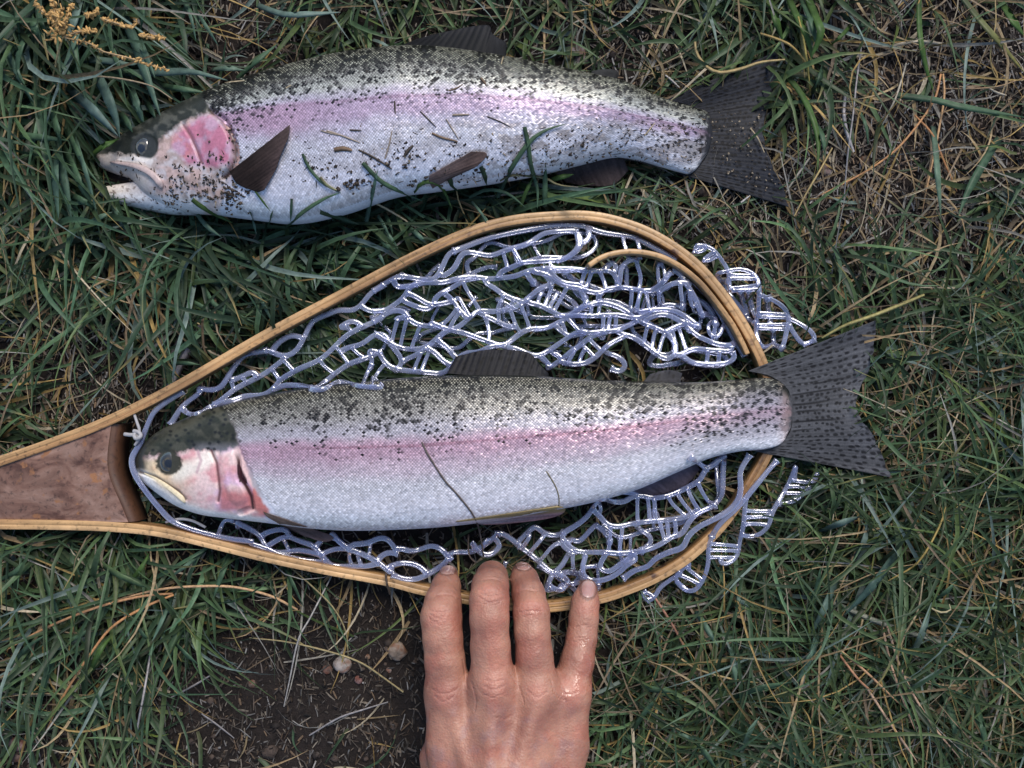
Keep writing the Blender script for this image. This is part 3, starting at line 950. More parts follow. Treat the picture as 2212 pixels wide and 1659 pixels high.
fin('caudal_fin', c6([(1150, 520), (1310, 560), (1420, 650), (1440, 780), (1440, 900), (1390, 980), (1290, 1030), (1190, 1055)]),
    c6([(2005, 180), (1992, 330), (1960, 500), (1900, 640), (1875, 740), (1905, 830), (1965, 920), (2040, 1060), (2100, 1230)]),
    0.0178, 0.0175, spotted((0.070, 0.072, 0.080), (0.010, 0.010, 0.012), 23, 13, 5, 0.92, 0.36, True), troutB, 190, 110, 38, 0.00010, 0.0012, seed=2)
fin('anal_fin', cE([(470, 335), (660, 220), (860, 95), (1050, 20)]), cE([(610, 352), (830, 342), (1040, 260), (1165, 130)]),
    0.024, 0.016, plain((0.11, 0.09, 0.12), (0.05, 0.04, 0.05), (0.42, 0.45, 0.60), 0.16), troutB, 70, 40, 14, seed=3)
fin('pelvic_fin', c5([(845, 1400), (900, 1420), (970, 1412)]), c5([(1640, 1282), (1695, 1308), (1600, 1372), (1320, 1412), (1080, 1428)]),
    0.022, 0.020, plain((0.62, 0.55, 0.58), (0.34, 0.19, 0.19), (0.30, 0.23, 0.11), 0.16), troutB, 50, 40, 10, seed=4, bvh=bvhB, off=0.001)
fin('pectoral_fin', cF([(430, 160), (450, 190), (480, 215)]), cF([(1000, 355), (1040, 392), (960, 420), (800, 375), (640, 305)]),
    0.020, 0.019, plain((0.15, 0.105, 0.085), (0.12, 0.08, 0.075)), troutB, 40, 40, 9, seed=5, bvh=bvhB, off=0.001)
fin('dorsal_fin', c5([(780, 250), (1000, 270), (1300, 285), (1570, 290)]), c5([(850, 115), (1100, 65), (1400, 85), (1500, 180), (1570, 250)]),
    0.024, 0.020, spotted((0.012, 0.012, 0.015), (0.004, 0.004, 0.005), 12, 4, 9, 0.8, 0.34), troutB, 90, 40, 16, 0.0005, seed=6)
fin('adipose_fin', cC([(1140, 1580), (1330, 1600), (1520, 1610)]), cC([(1210, 1500), (1400, 1458), (1545, 1490)]),
    0.022, 0.020, spotted((0.03, 0.03, 0.036), (0.012, 0.012, 0.014), 7, 2, 12, 0.8, 0.4), troutB, 50, 24, 1, 0.0, seed=7)
# hinged jaw bone of the closed mouth
jb = [on_surface(bvhB, x, y, 0.0002)[0] for x, y in catmull([(312, 1022), (335, 1034), (362, 1052), (388, 1072), (400, 1086)], 26)]
v, f = tube([tuple(p) for p in jb], np.interp(np.linspace(0, 1, 26), [0, 0.5, 0.9, 1], [0.0004, 0.0013, 0.0015, 0.0005]), 10, 0.4)
obj('jaw_bone', mesh_np('jaw_bone', v, f, True, np.zeros((len(v), 3)) + np.array((0.66, 0.56, 0.38))), M['skin_fish'], troutB)

# --- upper trout, lying on the grass
lift_A = lambda u: 0.003 + 0 * u
vA, fA, cAc, surfA, bvhA = build_body(FISH_A, lift_A, 0.24, detail_A, colour_A)
troutA = thing('rainbow_trout', 'rainbow trout lying on the grass with open mouth and soil on its flank', 'fish', P(850, 300, 0.0))
obj('body', mesh_np('body', vA, fA, True, cAc), M['skin_fish'], troutA)
HE_A = ([100, 180, 215, 232, 250, 268, 290, 320, 345, 370, 400, 440, 470, 600], [418, 425, 440, 452, 466, 482, 500, 514, 516, 512, 505, 505, 515, 600])
sv, sf, scol = scales(FISH_A, surfA, flank_A, LAT_A, HE_A, spot_A, 12)
o = obj('scales', mesh_np('scales', sv, sf, False, scol), M['scale'], troutA)
o['kind'] = 'stuff'
eye(troutA, bvhA, 310, 316, 20, 20, 0.3, (0.008, 0.010, 0.014), (0.12, 0.11, 0.075), (0.03, 0.036, 0.04), -3, 5)
fin('caudal_fin', c3([(870, 612), (1060, 660), (1180, 740), (1205, 850), (1200, 960), (1160, 1080), (1070, 1150), (950, 1180)]),
    c3([(1725, 232), (1735, 400), (1695, 560), (1645, 690), (1620, 850), (1650, 1000), (1720, 1180), (1790, 1340), (1825, 1445)]),
    0.0040, 0.0060, spotted((0.024, 0.026, 0.033), (0.004, 0.004, 0.005), 23, 13, 6, 0.9, 0.38, True), troutA, 180, 110, 36, 0.00010, 0.001, seed=8)
fin('anal_fin', c3([(10, 1180), (200, 1090), (380, 1030), (505, 980)]), c3([(90, 1255), (250, 1280), (450, 1272), (575, 1160)]),
    0.016, 0.010, plain((0.045, 0.035, 0.036), (0.040, 0.030, 0.030)), troutA, 70, 36, 14, seed=9)
fin('pelvic_fin', c2([(850, 1200), (850, 1250), (875, 1300)]), c2([(1180, 1010), (1300, 1030), (1230, 1120), (1100, 1185), (1000, 1230)]),
    0.014, 0.016, plain((0.16, 0.11, 0.10), (0.06, 0.04, 0.036)), troutA, 40, 36, 9, seed=10, bvh=bvhA)
fin('pectoral_fin', c1([(1120, 1170), (1190, 1270), (1340, 1330)]), c1([(1600, 795), (1575, 900), (1530, 1010), (1480, 1150), (1390, 1310)]),
    0.030, 0.034, plain((0.020, 0.013, 0.011), (0.050, 0.034, 0.032)), troutA, 60, 50, 12, seed=11, bvh=bvhA, off=0.0014)
fin('dorsal_fin', c2([(580, 205), (900, 235), (1200, 265), (1450, 300)]), c2([(760, 135), (1000, 75), (1290, 28), (1345, 100), (1450, 165)]),
    0.022, 0.014, plain((0.006, 0.006, 0.007), (0.012, 0.012, 0.014)), troutA, 90, 40, 15, 0.0005, seed=12)
fin('adipose_fin', c3([(260, 440), (380, 460), (470, 470)]), c3([(290, 385), (400, 372), (480, 380), (500, 420)]),
    0.020, 0.014, plain((0.022, 0.022, 0.022)), troutA, 30, 18, 1, 0.0, seed=13)
# open lower jaw and the mouth behind it
LJ = dict(D=[(205, 409), (222, 405), (248, 401), (282, 396), (310, 392), (345, 398), (390, 415)],
          V=[(207, 414), (228, 429), (258, 440), (292, 448), (330, 456), (372, 462), (415, 462)], th=[1.5, 4.5, 6.5, 8, 10, 12, 13])


def col_LJ(px, py, u, t):
    z3 = np.zeros(px.shape + (3,))
    c = mix(np.array((0.60, 0.55, 0.54)) + z3, (0.70, 0.63, 0.52), 0.6 * (1 - sm(230, 300, px)))
    c = mix(c, (0.78, 0.77, 0.78), sm(0.45, 0.7, t))
    c = mix(c, (0.30, 0.24, 0.24), (1 - sm(0.04, 0.14, t)) * 0.7)
    c = mix(c, (0.20, 0.20, 0.20), 1 - sm(207, 219, px))
    return mix(c, (0.17, 0.12, 0.10), 0.8 * sm(0.66, 0.72, fbm(px / 5, py / 4, 44)))


v, f, c, _, bvhLJ = build_body(LJ, lambda u: 0.003 + 0.002 * u, 0.5, lambda x, y, u: 0.0005 * (fbm(x / 20, y / 20, 8) - .5), col_LJ, 90, 60, 16)
obj('lower_jaw', mesh_np('lower_jaw', v, f, True, c), M['skin_fish'], troutA)
MO = dict(D=[(224, 366), (250, 374), (290, 384), (330, 392)], V=[(222, 404), (250, 401), (290, 397), (330, 400)], th=[1.5, 2.5, 4, 5])


def col_MO(px, py, u, t):
    c = mix(np.zeros(px.shape + (3,)) + np.array((0.025, 0.016, 0.015)), (0.42, 0.28, 0.27), sm(278, 300, px))
    return c


v, f, c, _, _ = build_body(MO, lambda u: 0.004 + 0.004 * u, 0.5, lambda x, y, u: 0 * x, col_MO, 40, 24, 8)
obj('mouth_lining', mesh_np('mouth_lining', v, f, True, c), M['skin_fish'], troutA)
jb = [on_surface(bvhA, x, y, 0.0004)[0] for x, y in catmull([(240, 350), (270, 354), (300, 361), (326, 374), (344, 392), (350, 408)], 26)]
jb = [p for p in jb if p is not None]
v, f = tube([tuple(p) for p in jb], np.interp(np.linspace(0, 1, len(jb)), [0, 0.5, 0.9, 1], [0.0005, 0.0016, 0.0019, 0.0006]), 10, 0.4)
obj('jaw_bone', mesh_np('jaw_bone', v, f, True, np.zeros((len(v), 3)) + np.array((0.44, 0.34, 0.32))), M['skin_fish'], troutA)

# ------------------------------------------------------------------ landing net
net = thing('landing_net', 'wooden landing net with clear rubber mesh holding the lower trout', 'landing net', P(1000, 900, 0.0))


def wood_strip(name, px_path, z, prof, mat, side_off=0.0):
    p3 = P(px_path[:, 0], px_path[:, 1], z)
    t = np.gradient(p3, axis=0)
    t /= np.linalg.norm(t, axis=1, keepdims=True)
    side = np.stack([t[:, 1], -t[:, 0], 0 * t[:, 0]], -1)
    p3 = p3 + side * np.asarray(side_off).reshape(-1, 1)
    v, f = tube(p3, 1.0, prof=prof)
    n = len(prof)
    s = np.r_[0, np.cumsum(np.linalg.norm(np.diff(p3, axis=0), axis=1))]
    al = np.r_[np.repeat(s, n), s[0], s[-1]]
    ac = np.r_[np.tile(np.cumsum(np.r_[0, np.linalg.norm(np.diff(np.asarray(prof), axis=0), axis=1)]), len(p3)), 0, 0]
    return obj(name, mesh_np(name, v, f, False, None, {'along': al, 'across': ac}), mat, net)


def rect(w, h, r=0.0005):
    return [(-w / 2 + r, -h / 2), (w / 2 - r, -h / 2), (w / 2, -h / 2 + r), (w / 2, h / 2 - r), (w / 2 - r, h / 2), (-w / 2 + r, h / 2), (-w / 2, h / 2 - r), (-w / 2, -h / 2 + r)]


sfrac = np.linspace(0, 1, 700)
hz = np.interp(sfrac, [0, 0.12, 0.3, 0.5, 0.7, 0.88, 1], [0.022, 0.021, 0.016, 0.012, 0.013, 0.020, 0.022])
# side vector of tube() points to the outside of the loop for this direction of travel, or inside: two strips share the width
wood_strip('hoop_strip', hoop_px, hz, rect(0.0027, 0.0095, 0.00012), M['ash'], -0.00136)
wood_strip('hoop_strip', hoop_px, hz, rect(0.0027, 0.0095, 0.00012), M['ash2'], 0.00136)
strip_px = np.vstack([cC([(565, 385), (680, 310), (800, 265), (950, 240), (1100, 245), (1260, 275), (1400, 330), (1550, 420), (1700, 545), (1820, 680), (1950, 850), (2060, 1010), (2150, 1180), (2200, 1290)])])
strip_px = catmull(strip_px, 160)
wood_strip('peeled_strip', strip_px, np.interp(np.linspace(0, 1, 160), [0, .3, 1], [0.024, 0.021, 0.0135]), rect(0.0028, 0.0080, 0.0003), M['ash'], 0.0)

# wooden filler of the handle, between the two arms
top_edge = catmull([(-140, 1052), (0, 1006), (120, 962), (241, 916)], 60)
bot_edge = catmull([(-140, 1128), (0, 1126), (140, 1127), (275, 1128)], 60)
endc = catmull([(241, 916), (236, 950), (232, 990), (235, 1028), (248, 1062), (262, 1092), (277, 1128)], 60)
ly = np.linspace(0, 1, 30)
shift = np.interp(ly, np.linspace(0, 1, 60), endc[:, 0]) - (241 + (275 - 241) * ly)
TX = top_edge[:, None, 0] * (1 - ly) + bot_edge[:, None, 0] * ly + shift[None, :] * np.linspace(0, 1, 60)[:, None] ** 2
TY = top_edge[:, None, 1] * (1 - ly) + bot_edge[:, None, 1] * ly
HZ = 0.0255 - 0.001 * np.abs(np.linspace(-1, 1, 30))[None, :] ** 2 + 0 * TX
vt = P(TX, TY, HZ)
vt2 = vt.copy()
vt2[..., 2] = 0.012
n = 60 * 30
g = grid_faces(60, 30)
idx = np.arange(n).reshape(60, 30)
al = np.repeat(vt[:, :1, 0], 30, 1).ravel()
ac = vt[..., 1].ravel()
obj('handle', mesh_np('handle', np.vstack([vt.reshape(-1, 3), vt2.reshape(-1, 3)]),
                      [g[:, ::-1], g + n, np.stack([idx[:-1, 0], idx[1:, 0], idx[1:, 0] + n, idx[:-1, 0] + n], -1), np.stack([idx[1:, -1], idx[:-1, -1], idx[:-1, -1] + n, idx[1:, -1] + n], -1)],
                      True, None, {'along': np.r_[al, al], 'across': np.r_[ac, ac]}), M['walnut'], net)
# the curved dark end face of the handle, a chamfered lip
e_t = vt[-1] + np.array([0.0002, 0, -0.0003])
lip = np.stack([e_t, e_t + np.array([0.0035, 0, -0.003]), e_t + np.array([0.0055, 0, -0.0135]), e_t + np.array([-0.004, 0, -0.0135]), e_t + np.array([-0.004, 0, -0.002])], 1)
n = 30
fc = grid_faces(30, 5, True)
al = np.repeat(lip[:, :1, 1], 5, 1).ravel()
obj('handle_end', mesh_np('handle_end', lip.reshape(-1, 3), fc, False, None, {'along': al, 'across': np.tile(np.linspace(0, 0.02, 5), 30)}), M['walnut_edge'], net)

# --- the rubber mesh: every strand and rung is a piece of its own
RN = np.random.default_rng(5)


def strand_z(px, py, base):
    n = fbm(px / 70 + 3, py / 70, 61)
    return base + 0.007 * (n - 0.5)


NET_ENDS = []


def net_piece(pts, r=0.00155, base=0.017, n=None, name='net_strand', z=None, flat=0.85, layer=0):
    pts = np.asarray(pts, float)
    ln = np.linalg.norm(np.diff(pts, axis=0), axis=1).sum()
    m_ = n or int(max(6, ln / 5.0))
    c = catmull(pts, m_)
    zz = strand_z(c[:, 0], c[:, 1], base) if z is None else np.interp(np.linspace(0, 1, m_), np.linspace(0, 1, len(z)), z)
    # pieces lie on the fish where they cross its edge
    for bv in (bvhB,):
        for i in range(m_):
            if in_poly(c[i, 0], c[i, 1], out_B):
                h, _ = on_surface(bv, c[i, 0], c[i, 1])
                if h is not None:
                    zz[i] = max(zz[i], h.z + r * 1.05)
    if m_ > 8 and z is None:
        for _ in range(2):
            zz[1:-1] = np.maximum(zz[1:-1], (zz[:-2] + zz[2:]) / 2 * 0.5 + zz[1:-1] * 0.5)
    zz = zz + RN.uniform(-0.0003, 0.0003)
    PIECES.append([name, c, zz, r, flat, layer])


def weld_net():
    """moulded rubber has no loose ends: each end runs on into the nearest other strand"""
    allp = [np.column_stack([p_[1], p_[2]]) for p_ in PIECES]
    for i, (name, c, zz, r, flat, layer) in enumerate(PIECES):
        for end in (0, -1):
            e = allp[i][end]
            best = None
            for j, q in enumerate(allp):
                if j == i or PIECES[j][5] != layer:
                    continue
                d = np.hypot(q[:, 0] - e[0], q[:, 1] - e[1])
                k = d.argmin()
                # prefer running on into a strand over doubling back along one
                if d[k] < (38 if name != 'rim_cord' else 14) and (best is None or d[k] < best[0]):
                    best = (d[k], q[k])
            hd_ = dist_line(e[0], e[1], [tuple(p) for p in hoop_px[::9]])
            if best is not None and best[0] > 1.0:
                add = best[1]
            else:
                continue
            c = np.vstack([add[:2], c]) if end == 0 else np.vstack([c, add[:2]])
            zz = np.r_[add[2], zz] if end == 0 else np.r_[zz, add[2]]
        m_ = len(c)
        s_ = np.r_[0, np.cumsum(np.linalg.norm(np.diff(c, axis=0), axis=1))]
        u = np.linspace(0, s_[-1], max(8, int(s_[-1] / 4)))
        P3 = np.column_stack([np.interp(u, s_, c[:, 0]), np.interp(u, s_, c[:, 1]), np.interp(u, s_, zz)])
        for _ in range(7):
            P3[1:-1] = (P3[:-2] + 2 * P3[1:-1] + P3[2:]) / 4
        ln = s_[-1]
        e = np.minimum(u, ln - u)
        rr = r * (1 + 0.06 * np.sin(u / 25 + i)) * (1 + 0.55 * np.exp(-e / 5.0))
        v, f = tube(P(P3[:, 0], P3[:, 1], P3[:, 2]), rr, prof=RIBBON)
        obj(name, mesh_np(name, v, f), M['rubber'], net)


PIECES = []
RIBBON = [(1.0 * math.copysign(abs(math.cos(t)) ** 0.75, math.cos(t)), 0.72 * math.copysign(abs(math.sin(t)) ** 0.6, math.sin(t))) for t in np.linspace(0, 2 * np.pi, 14, endpoint=False)]


def S(cf, *lists, base=0.017, r=0.00155):
    for l in lists:
        net_piece(cf(l), r, base)


def G(cf, *pairs, base=0.017, r=0.00112):
    for a, b_ in pairs:
        a, b_ = cf([a, b_])
        net_piece([a, ((a[0] + b_[0]) / 2 + RN.uniform(-1, 1), (a[1] + b_[1]) / 2 + RN.uniform(-1, 1)), b_], r, base, 10, 'net_rung')


# rim cord: inside the hoop and round the trout's snout
rim = net_piece(cG([(1430, 180), (1300, 260), (1200, 340), (1140, 460), (1090, 590), (1025, 700), (1050, 830), (1150, 980), (1250, 1100), (1340, 1190), (1480, 1250), (1620, 1290), (1800, 1330), (1990, 1352)]) + cF([(300, 425), (440, 470), (600, 540), (760, 575), (940, 595)]),
                0.0015, name='rim_cord', z=[0.020, 0.021, 0.022, 0.024, 0.026, 0.026, 0.025, 0.022, 0.021, 0.020, 0.020, 0.019, 0.018, 0.018, 0.017])
net_piece(cB([(830, 395), (960, 345), (1150, 272), (1350, 222), (1600, 172), (1850, 132), (2080, 128), (2212, 140)]) + cC([(700, 30), (900, 60), (1040, 85), (1200, 165), (1330, 235), (1480, 325)]), 0.0016, name='rim_cord', z=[0.017, 0.014, 0.013])
net_piece(cC([(1640, 520), (1760, 640), (1860, 760), (1945, 900), (2025, 1040), (2100, 1180), (2190, 1320)]), 0.0015, name='rim_cord', z=[0.012, 0.012])
net_piece(cE([(1575, 10), (1495, 150), (1500, 290), (1470, 400), (1380, 490), (1250, 560), (1150, 610), (1060, 690), (1020, 780), (900, 820), (780, 880), (730, 940), (620, 970), (520, 1040)]), 0.0016, name='rim_cord', z=[0.020, 0.021, 0.021, 0.018, 0.016])
net_piece(cE([(1800, 60), (1720, 150), (1630, 260), (1540, 370), (1440, 480), (1340, 570), (1260, 680)]), 0.0015, name='rim_cord', z=[0.018, 0.020, 0.021, 0.018])

S(cA, [(270, 1250), (400, 1280), (510, 1260), (580, 1170), (640, 1070), (720, 960), (790, 910), (940, 880), (1000, 860)],
  [(960, 850), (1060, 890), (1180, 930), (1280, 890), (1340, 820), (1400, 700), (1470, 570), (1520, 540), (1640, 490), (1740, 450), (1900, 450), (1990, 380), (2080, 270), (2212, 200)],
  [(1060, 850), (1140, 770), (1260, 710), (1310, 720)],
  [(0, 1640), (60, 1540), (130, 1440), (220, 1370), (320, 1300)],
  [(150, 1500), (210, 1540), (300, 1520), (460, 1430), (640, 1390), (780, 1340), (960, 1330), (1080, 1250), (1140, 1170), (1260, 1100), (1330, 1060), (1450, 1010), (1540, 970), (1640, 890), (1760, 770), (1860, 690), (1960, 640), (2070, 590), (2212, 530)],
  [(460, 1430), (540, 1370), (640, 1290), (720, 1240), (840, 1180), (960, 1120), (1060, 1050), (1150, 980), (1190, 950)],
  [(630, 1180), (740, 1140), (860, 1080)],
  [(1080, 1280), (1180, 1230), (1390, 1240), (1480, 1270), (1580, 1210), (1690, 1120), (1760, 1070), (1850, 1010), (1990, 960), (2080, 930), (2212, 860)],
  [(1450, 1280), (1600, 1270), (1750, 1190), (1900, 1230), (2060, 1250), (2212, 1250)],
  [(1740, 640), (1850, 570), (1900, 560), (1990, 610)],
  [(1800, 850), (1880, 830), (1990, 800), (2080, 730), (2160, 690), (2260, 740)],
  [(2210, 440), (2100, 470), (2000, 430)])
G(cA, ((630, 1180), (650, 1260)), ((740, 1140), (780, 1200)), ((1050, 1060), (1120, 1150)), ((1170, 970), (1270, 1060)), ((1540, 980), (1690, 1110)), ((1720, 840), (1840, 990)), ((1880, 850), (2010, 950)), ((1830, 620), (1890, 680)), ((1930, 590), (1970, 640)), ((2090, 960), (2080, 1080)), ((2090, 1000), (2000, 1200)), ((2180, 1050), (2080, 1210)))
S(cB, [(0, 800), (100, 740), (220, 670), (300, 650)],
  [(300, 650), (480, 680), (620, 690), (690, 610), (740, 500), (790, 410), (850, 390)],
  [(720, 660), (840, 570), (900, 450), (960, 400), (1100, 420), (1220, 440), (1330, 400), (1450, 360), (1570, 330), (1690, 260), (1760, 210), (1880, 190), (2090, 180)],
  [(1300, 620), (1380, 580), (1440, 560), (1550, 510), (1700, 500), (1840, 490), (1960, 480), (2100, 400), (2160, 300), (2120, 200)],
  [(240, 770), (400, 750), (520, 720), (620, 720), (760, 710), (900, 670), (1060, 660), (1200, 680), (1330, 670), (1480, 650), (1600, 600), (1740, 580), (1860, 590), (1960, 600), (2080, 590), (2212, 590)],
  [(0, 1010), (120, 1010), (240, 930), (320, 870), (370, 780), (450, 720)],
  [(400, 840), (500, 900), (600, 950), (740, 930), (840, 910)],
  [(330, 920), (430, 960), (560, 1000), (620, 960)],
  [(0, 1120), (100, 1060), (200, 1010), (300, 1010), (360, 1060)],
  [(230, 1090), (340, 1080), (400, 1120), (480, 1160), (620, 1170), (700, 1160)],
  [(0, 1240), (90, 1290), (180, 1350), (300, 1400), (440, 1410), (560, 1380), (650, 1310), (740, 1230), (840, 1200), (920, 1150), (1000, 1080), (1090, 1010), (1240, 1020), (1400, 1000), (1500, 960), (1580, 900), (1660, 830), (1740, 770), (1850, 740)],
  [(620, 900), (700, 830), (800, 780), (900, 720), (1000, 680), (1080, 680)],
  [(720, 830), (810, 880), (850, 940), (900, 1010), (960, 1080)],
  [(1150, 720), (1250, 770), (1330, 830), (1420, 880), (1540, 910)],
  [(590, 1120), (680, 1170), (800, 1210), (940, 1240), (1080, 1290), (1220, 1340), (1350, 1370), (1440, 1310), (1530, 1240), (1620, 1200), (1780, 1190), (1900, 1150), (2000, 1090), (2100, 1020), (2212, 940)],
  [(1600, 930), (1720, 950), (1860, 1020), (1960, 1070), (2080, 1060), (2212, 1060)],
  [(1600, 650), (1690, 760)], [(1780, 620), (1830, 700), (1850, 740)],
  [(1830, 600), (1900, 680), (2010, 730), (2140, 740), (2212, 800)],
  [(1080, 1030), (1200, 1080), (1320, 1140), (1440, 1190)],
  [(1360, 1390), (1480, 1400), (1580, 1450), (1700, 1480), (1790, 1440), (1900, 1370), (2000, 1300), (2100, 1240), (2212, 1220)],
  [(250, 1620), (420, 1640), (560, 1650), (720, 1660), (790, 1600), (880, 1500), (960, 1450), (1100, 1440), (1220, 1380), (1360, 1370)],
  [(560, 1400), (640, 1440), (720, 1530), (780, 1560)], [(680, 1330), (780, 1400), (830, 1480)],
  [(180, 1360), (260, 1460), (300, 1520), (280, 1590), (240, 1620)], [(300, 1530), (420, 1480), (540, 1410)],
  [(-60, 1420), (60, 1440), (100, 1520), (170, 1590), (240, 1620)])
G(cB, ((1340, 410), (1400, 570)), ((1450, 370), (1540, 520)), ((250, 1110), (190, 1330)), ((340, 1120), (290, 1330)), ((480, 1170), (400, 1370)), ((880, 850), (990, 1050)), ((960, 780), (1100, 1000)), ((1360, 840), (1280, 990)), ((1470, 920), (1350, 1000)), ((1430, 1020), (1500, 1210)), ((1540, 980), (1620, 1180)),
  ((1770, 770), (1700, 920)), ((1850, 770), (1780, 940)), ((1930, 790), (1830, 960)), ((1990, 800), (1880, 1000)), ((1710, 1490), (1850, 1600)), ((1820, 1440), (1950, 1510)), ((500, 1450), (430, 1600)), ((570, 1460), (510, 1610)), ((860, 1000), (740, 1140)), ((880, 1040), (800, 1160)), ((1160, 1070), (1210, 1270)), ((1300, 1040), (1310, 1100)))
S(cC, [(0, 450), (120, 460), (230, 530), (340, 590), (480, 610), (560, 640), (690, 660), (760, 620), (900, 600), (1040, 620), (1150, 640), (1240, 630), (1330, 560), (1420, 440)],
  [(100, 400), (280, 410), (400, 410), (560, 430), (690, 430), (800, 430), (860, 500), (880, 590)],
  [(480, 620), (530, 700), (560, 770)], [(690, 660), (670, 710), (690, 760)],
  [(0, 1040), (150, 1020), (270, 960), (380, 890), (480, 820), (600, 780), (720, 760), (840, 790), (950, 840), (1050, 920), (1150, 980), (1260, 1020), (1380, 1080), (1450, 1150), (1480, 1240), (1460, 1310), (1380, 1350), (1300, 1310), (1220, 1250), (1140, 1190), (1060, 1130), (980, 1100), (880, 1080)],
  [(230, 900), (400, 890), (600, 900), (740, 890), (900, 890), (1040, 920), (1140, 900), (1230, 850)],
  [(240, 1010), (320, 1080), (380, 1110), (500, 1080), (620, 1070), (740, 1060), (860, 1050), (950, 1010), (1050, 970)],
  [(130, 1460), (220, 1400), (310, 1340), (400, 1260), (480, 1210), (560, 1140), (650, 1090), (740, 1080)],
  [(300, 1390), (440, 1400), (560, 1380), (660, 1310), (740, 1230), (840, 1160), (960, 1110)],
  [(1480, 1320), (1560, 1290), (1650, 1240), (1800, 1250), (1960, 1260), (2060, 1270)],
  [(1380, 1060), (1480, 1010), (1590, 980), (1700, 1010), (1750, 1030)],
  [(1050, 860), (1200, 840), (1350, 830), (1480, 850), (1600, 920), (1700, 1000)],
  [(1150, 940), (1280, 890), (1400, 890), (1520, 950), (1590, 980)],
  [(1480, 420), (1560, 520), (1620, 620), (1680, 720), (1730, 850), (1760, 930)],
  [(1310, 640), (1420, 570), (1540, 550), (1600, 560)],
  [(440, 50), (480, 150), (440, 220), (360, 290), (250, 330)], [(560, 10), (590, 90), (540, 130), (480, 150)],
  [(740, 420), (790, 350), (850, 340), (860, 420)], [(900, 560), (910, 400), (990, 320), (1100, 310)],
  [(1590, 1000), (1680, 1090), (1800, 1150), (1900, 1190), (2050, 1210)],
  [(1540, 1300), (1620, 1370), (1720, 1395), (1850, 1400), (2000, 1390), (2100, 1330)])
S(cC, [(1000, 840), (1100, 860), (1240, 830), (1400, 780), (1540, 810)], [(1760, 870), (1850, 900), (1860, 960)], [(0, 560), (120, 610), (300, 680), (430, 760)], [(350, 480), (430, 560), (420, 640), (520, 720)],
  [(1180, 1400), (1300, 1420), (1420, 1400), (1530, 1390)], [(760, 1290), (860, 1310), (960, 1400), (900, 1480), (800, 1440)], [(1640, 700), (1760, 760), (1850, 860), (1900, 980)], base=0.011)
G(cC, ((690, 440), (750, 580)), ((540, 450), (490, 580)), ((600, 450), (560, 590)), ((1170, 1050), (1150, 1170)), ((1250, 1080), (1230, 1230)), ((1340, 1120), (1300, 1290)), ((730, 900), (720, 1050)), ((790, 900), (780, 1050)), ((860, 910), (850, 1040)), ((300, 980), (350, 1080)), ((390, 960), (480, 1060)), ((210, 1270), (300, 1330)), ((80, 1310), (190, 1430)),
  ((510, 1200), (620, 1300)), ((590, 1160), (690, 1240)), ((440, 1230), (360, 1380)), ((500, 1280), (480, 1370)), ((1510, 1030), (1580, 1250)), ((1590, 1010), (1610, 1080)), ((1450, 1060), (1470, 1200)), ((1520, 580), (1550, 800)), ((1610, 640), (1640, 820)), ((1170, 660), (1200, 820)), ((1290, 660), (1310, 790)), ((1020, 670), (1000, 830)), ((1100, 680), (1070, 840)),
  ((1060, 330), (1120, 510)), ((1290, 340), (1300, 560)), ((1350, 360), (1370, 560)), ((930, 130), (970, 220)), ((1070, 110), (1110, 220)), ((1900, 900), (1870, 1140)), ((1960, 1000), (1930, 1120)), ((1810, 1280), (1800, 1380)), ((1930, 1280), (1920, 1380)), ((610, 800), (590, 900)), ((690, 790), (670, 890)), ((1800, 980), (1840, 1120)), ((1350, 560), (1440, 430)))
# outside the hoop, the end of the bag
S(cD, [(180, 150), (340, 170), (440, 210), (510, 290), (580, 380), (650, 490), (690, 580), (680, 680), (690, 780), (740, 860)],
  [(480, 580), (700, 530), (850, 510), (1000, 550), (1100, 640), (1130, 760), (1130, 900), (1120, 1050), (1130, 1120), (1090, 1250), (1080, 1400), (1110, 1550), (1170, 1680)],
  [(1170, 900), (1290, 950), (1400, 1000), (1500, 1080), (1560, 1180), (1570, 1300), (1540, 1420), (1510, 1560), (1480, 1680)],
  [(1560, 1230), (1720, 1310), (1850, 1390), (1930, 1460), (1970, 1560)], [(1570, 1330), (1660, 1480), (1720, 1560), (1780, 1640)], base=0.0155, r=0.0013)
S(cD, [(860, 870), (950, 1180)], [(970, 870), (1050, 1180)], [(1240, 1010), (1310, 1290)], [(560, 700), (700, 900), (860, 1100), (1000, 1300)], [(1340, 1420), (1340, 1640)], base=0.007)
G(cD, ((130, 250), (345, 180)), ((170, 280), (350, 225)), ((290, 370), (470, 270)), ((330, 410), (490, 330)), ((700, 600), (1040, 610)), ((720, 650), (1060, 660)), ((730, 790), (1110, 755)), ((720, 830), (1110, 810)), ((1140, 1160), (1540, 1190)), ((1120, 1215), (1550, 1230)), ((1100, 1340), (1550, 1330)), ((1100, 1390), (1540, 1400)), base=0.0155)
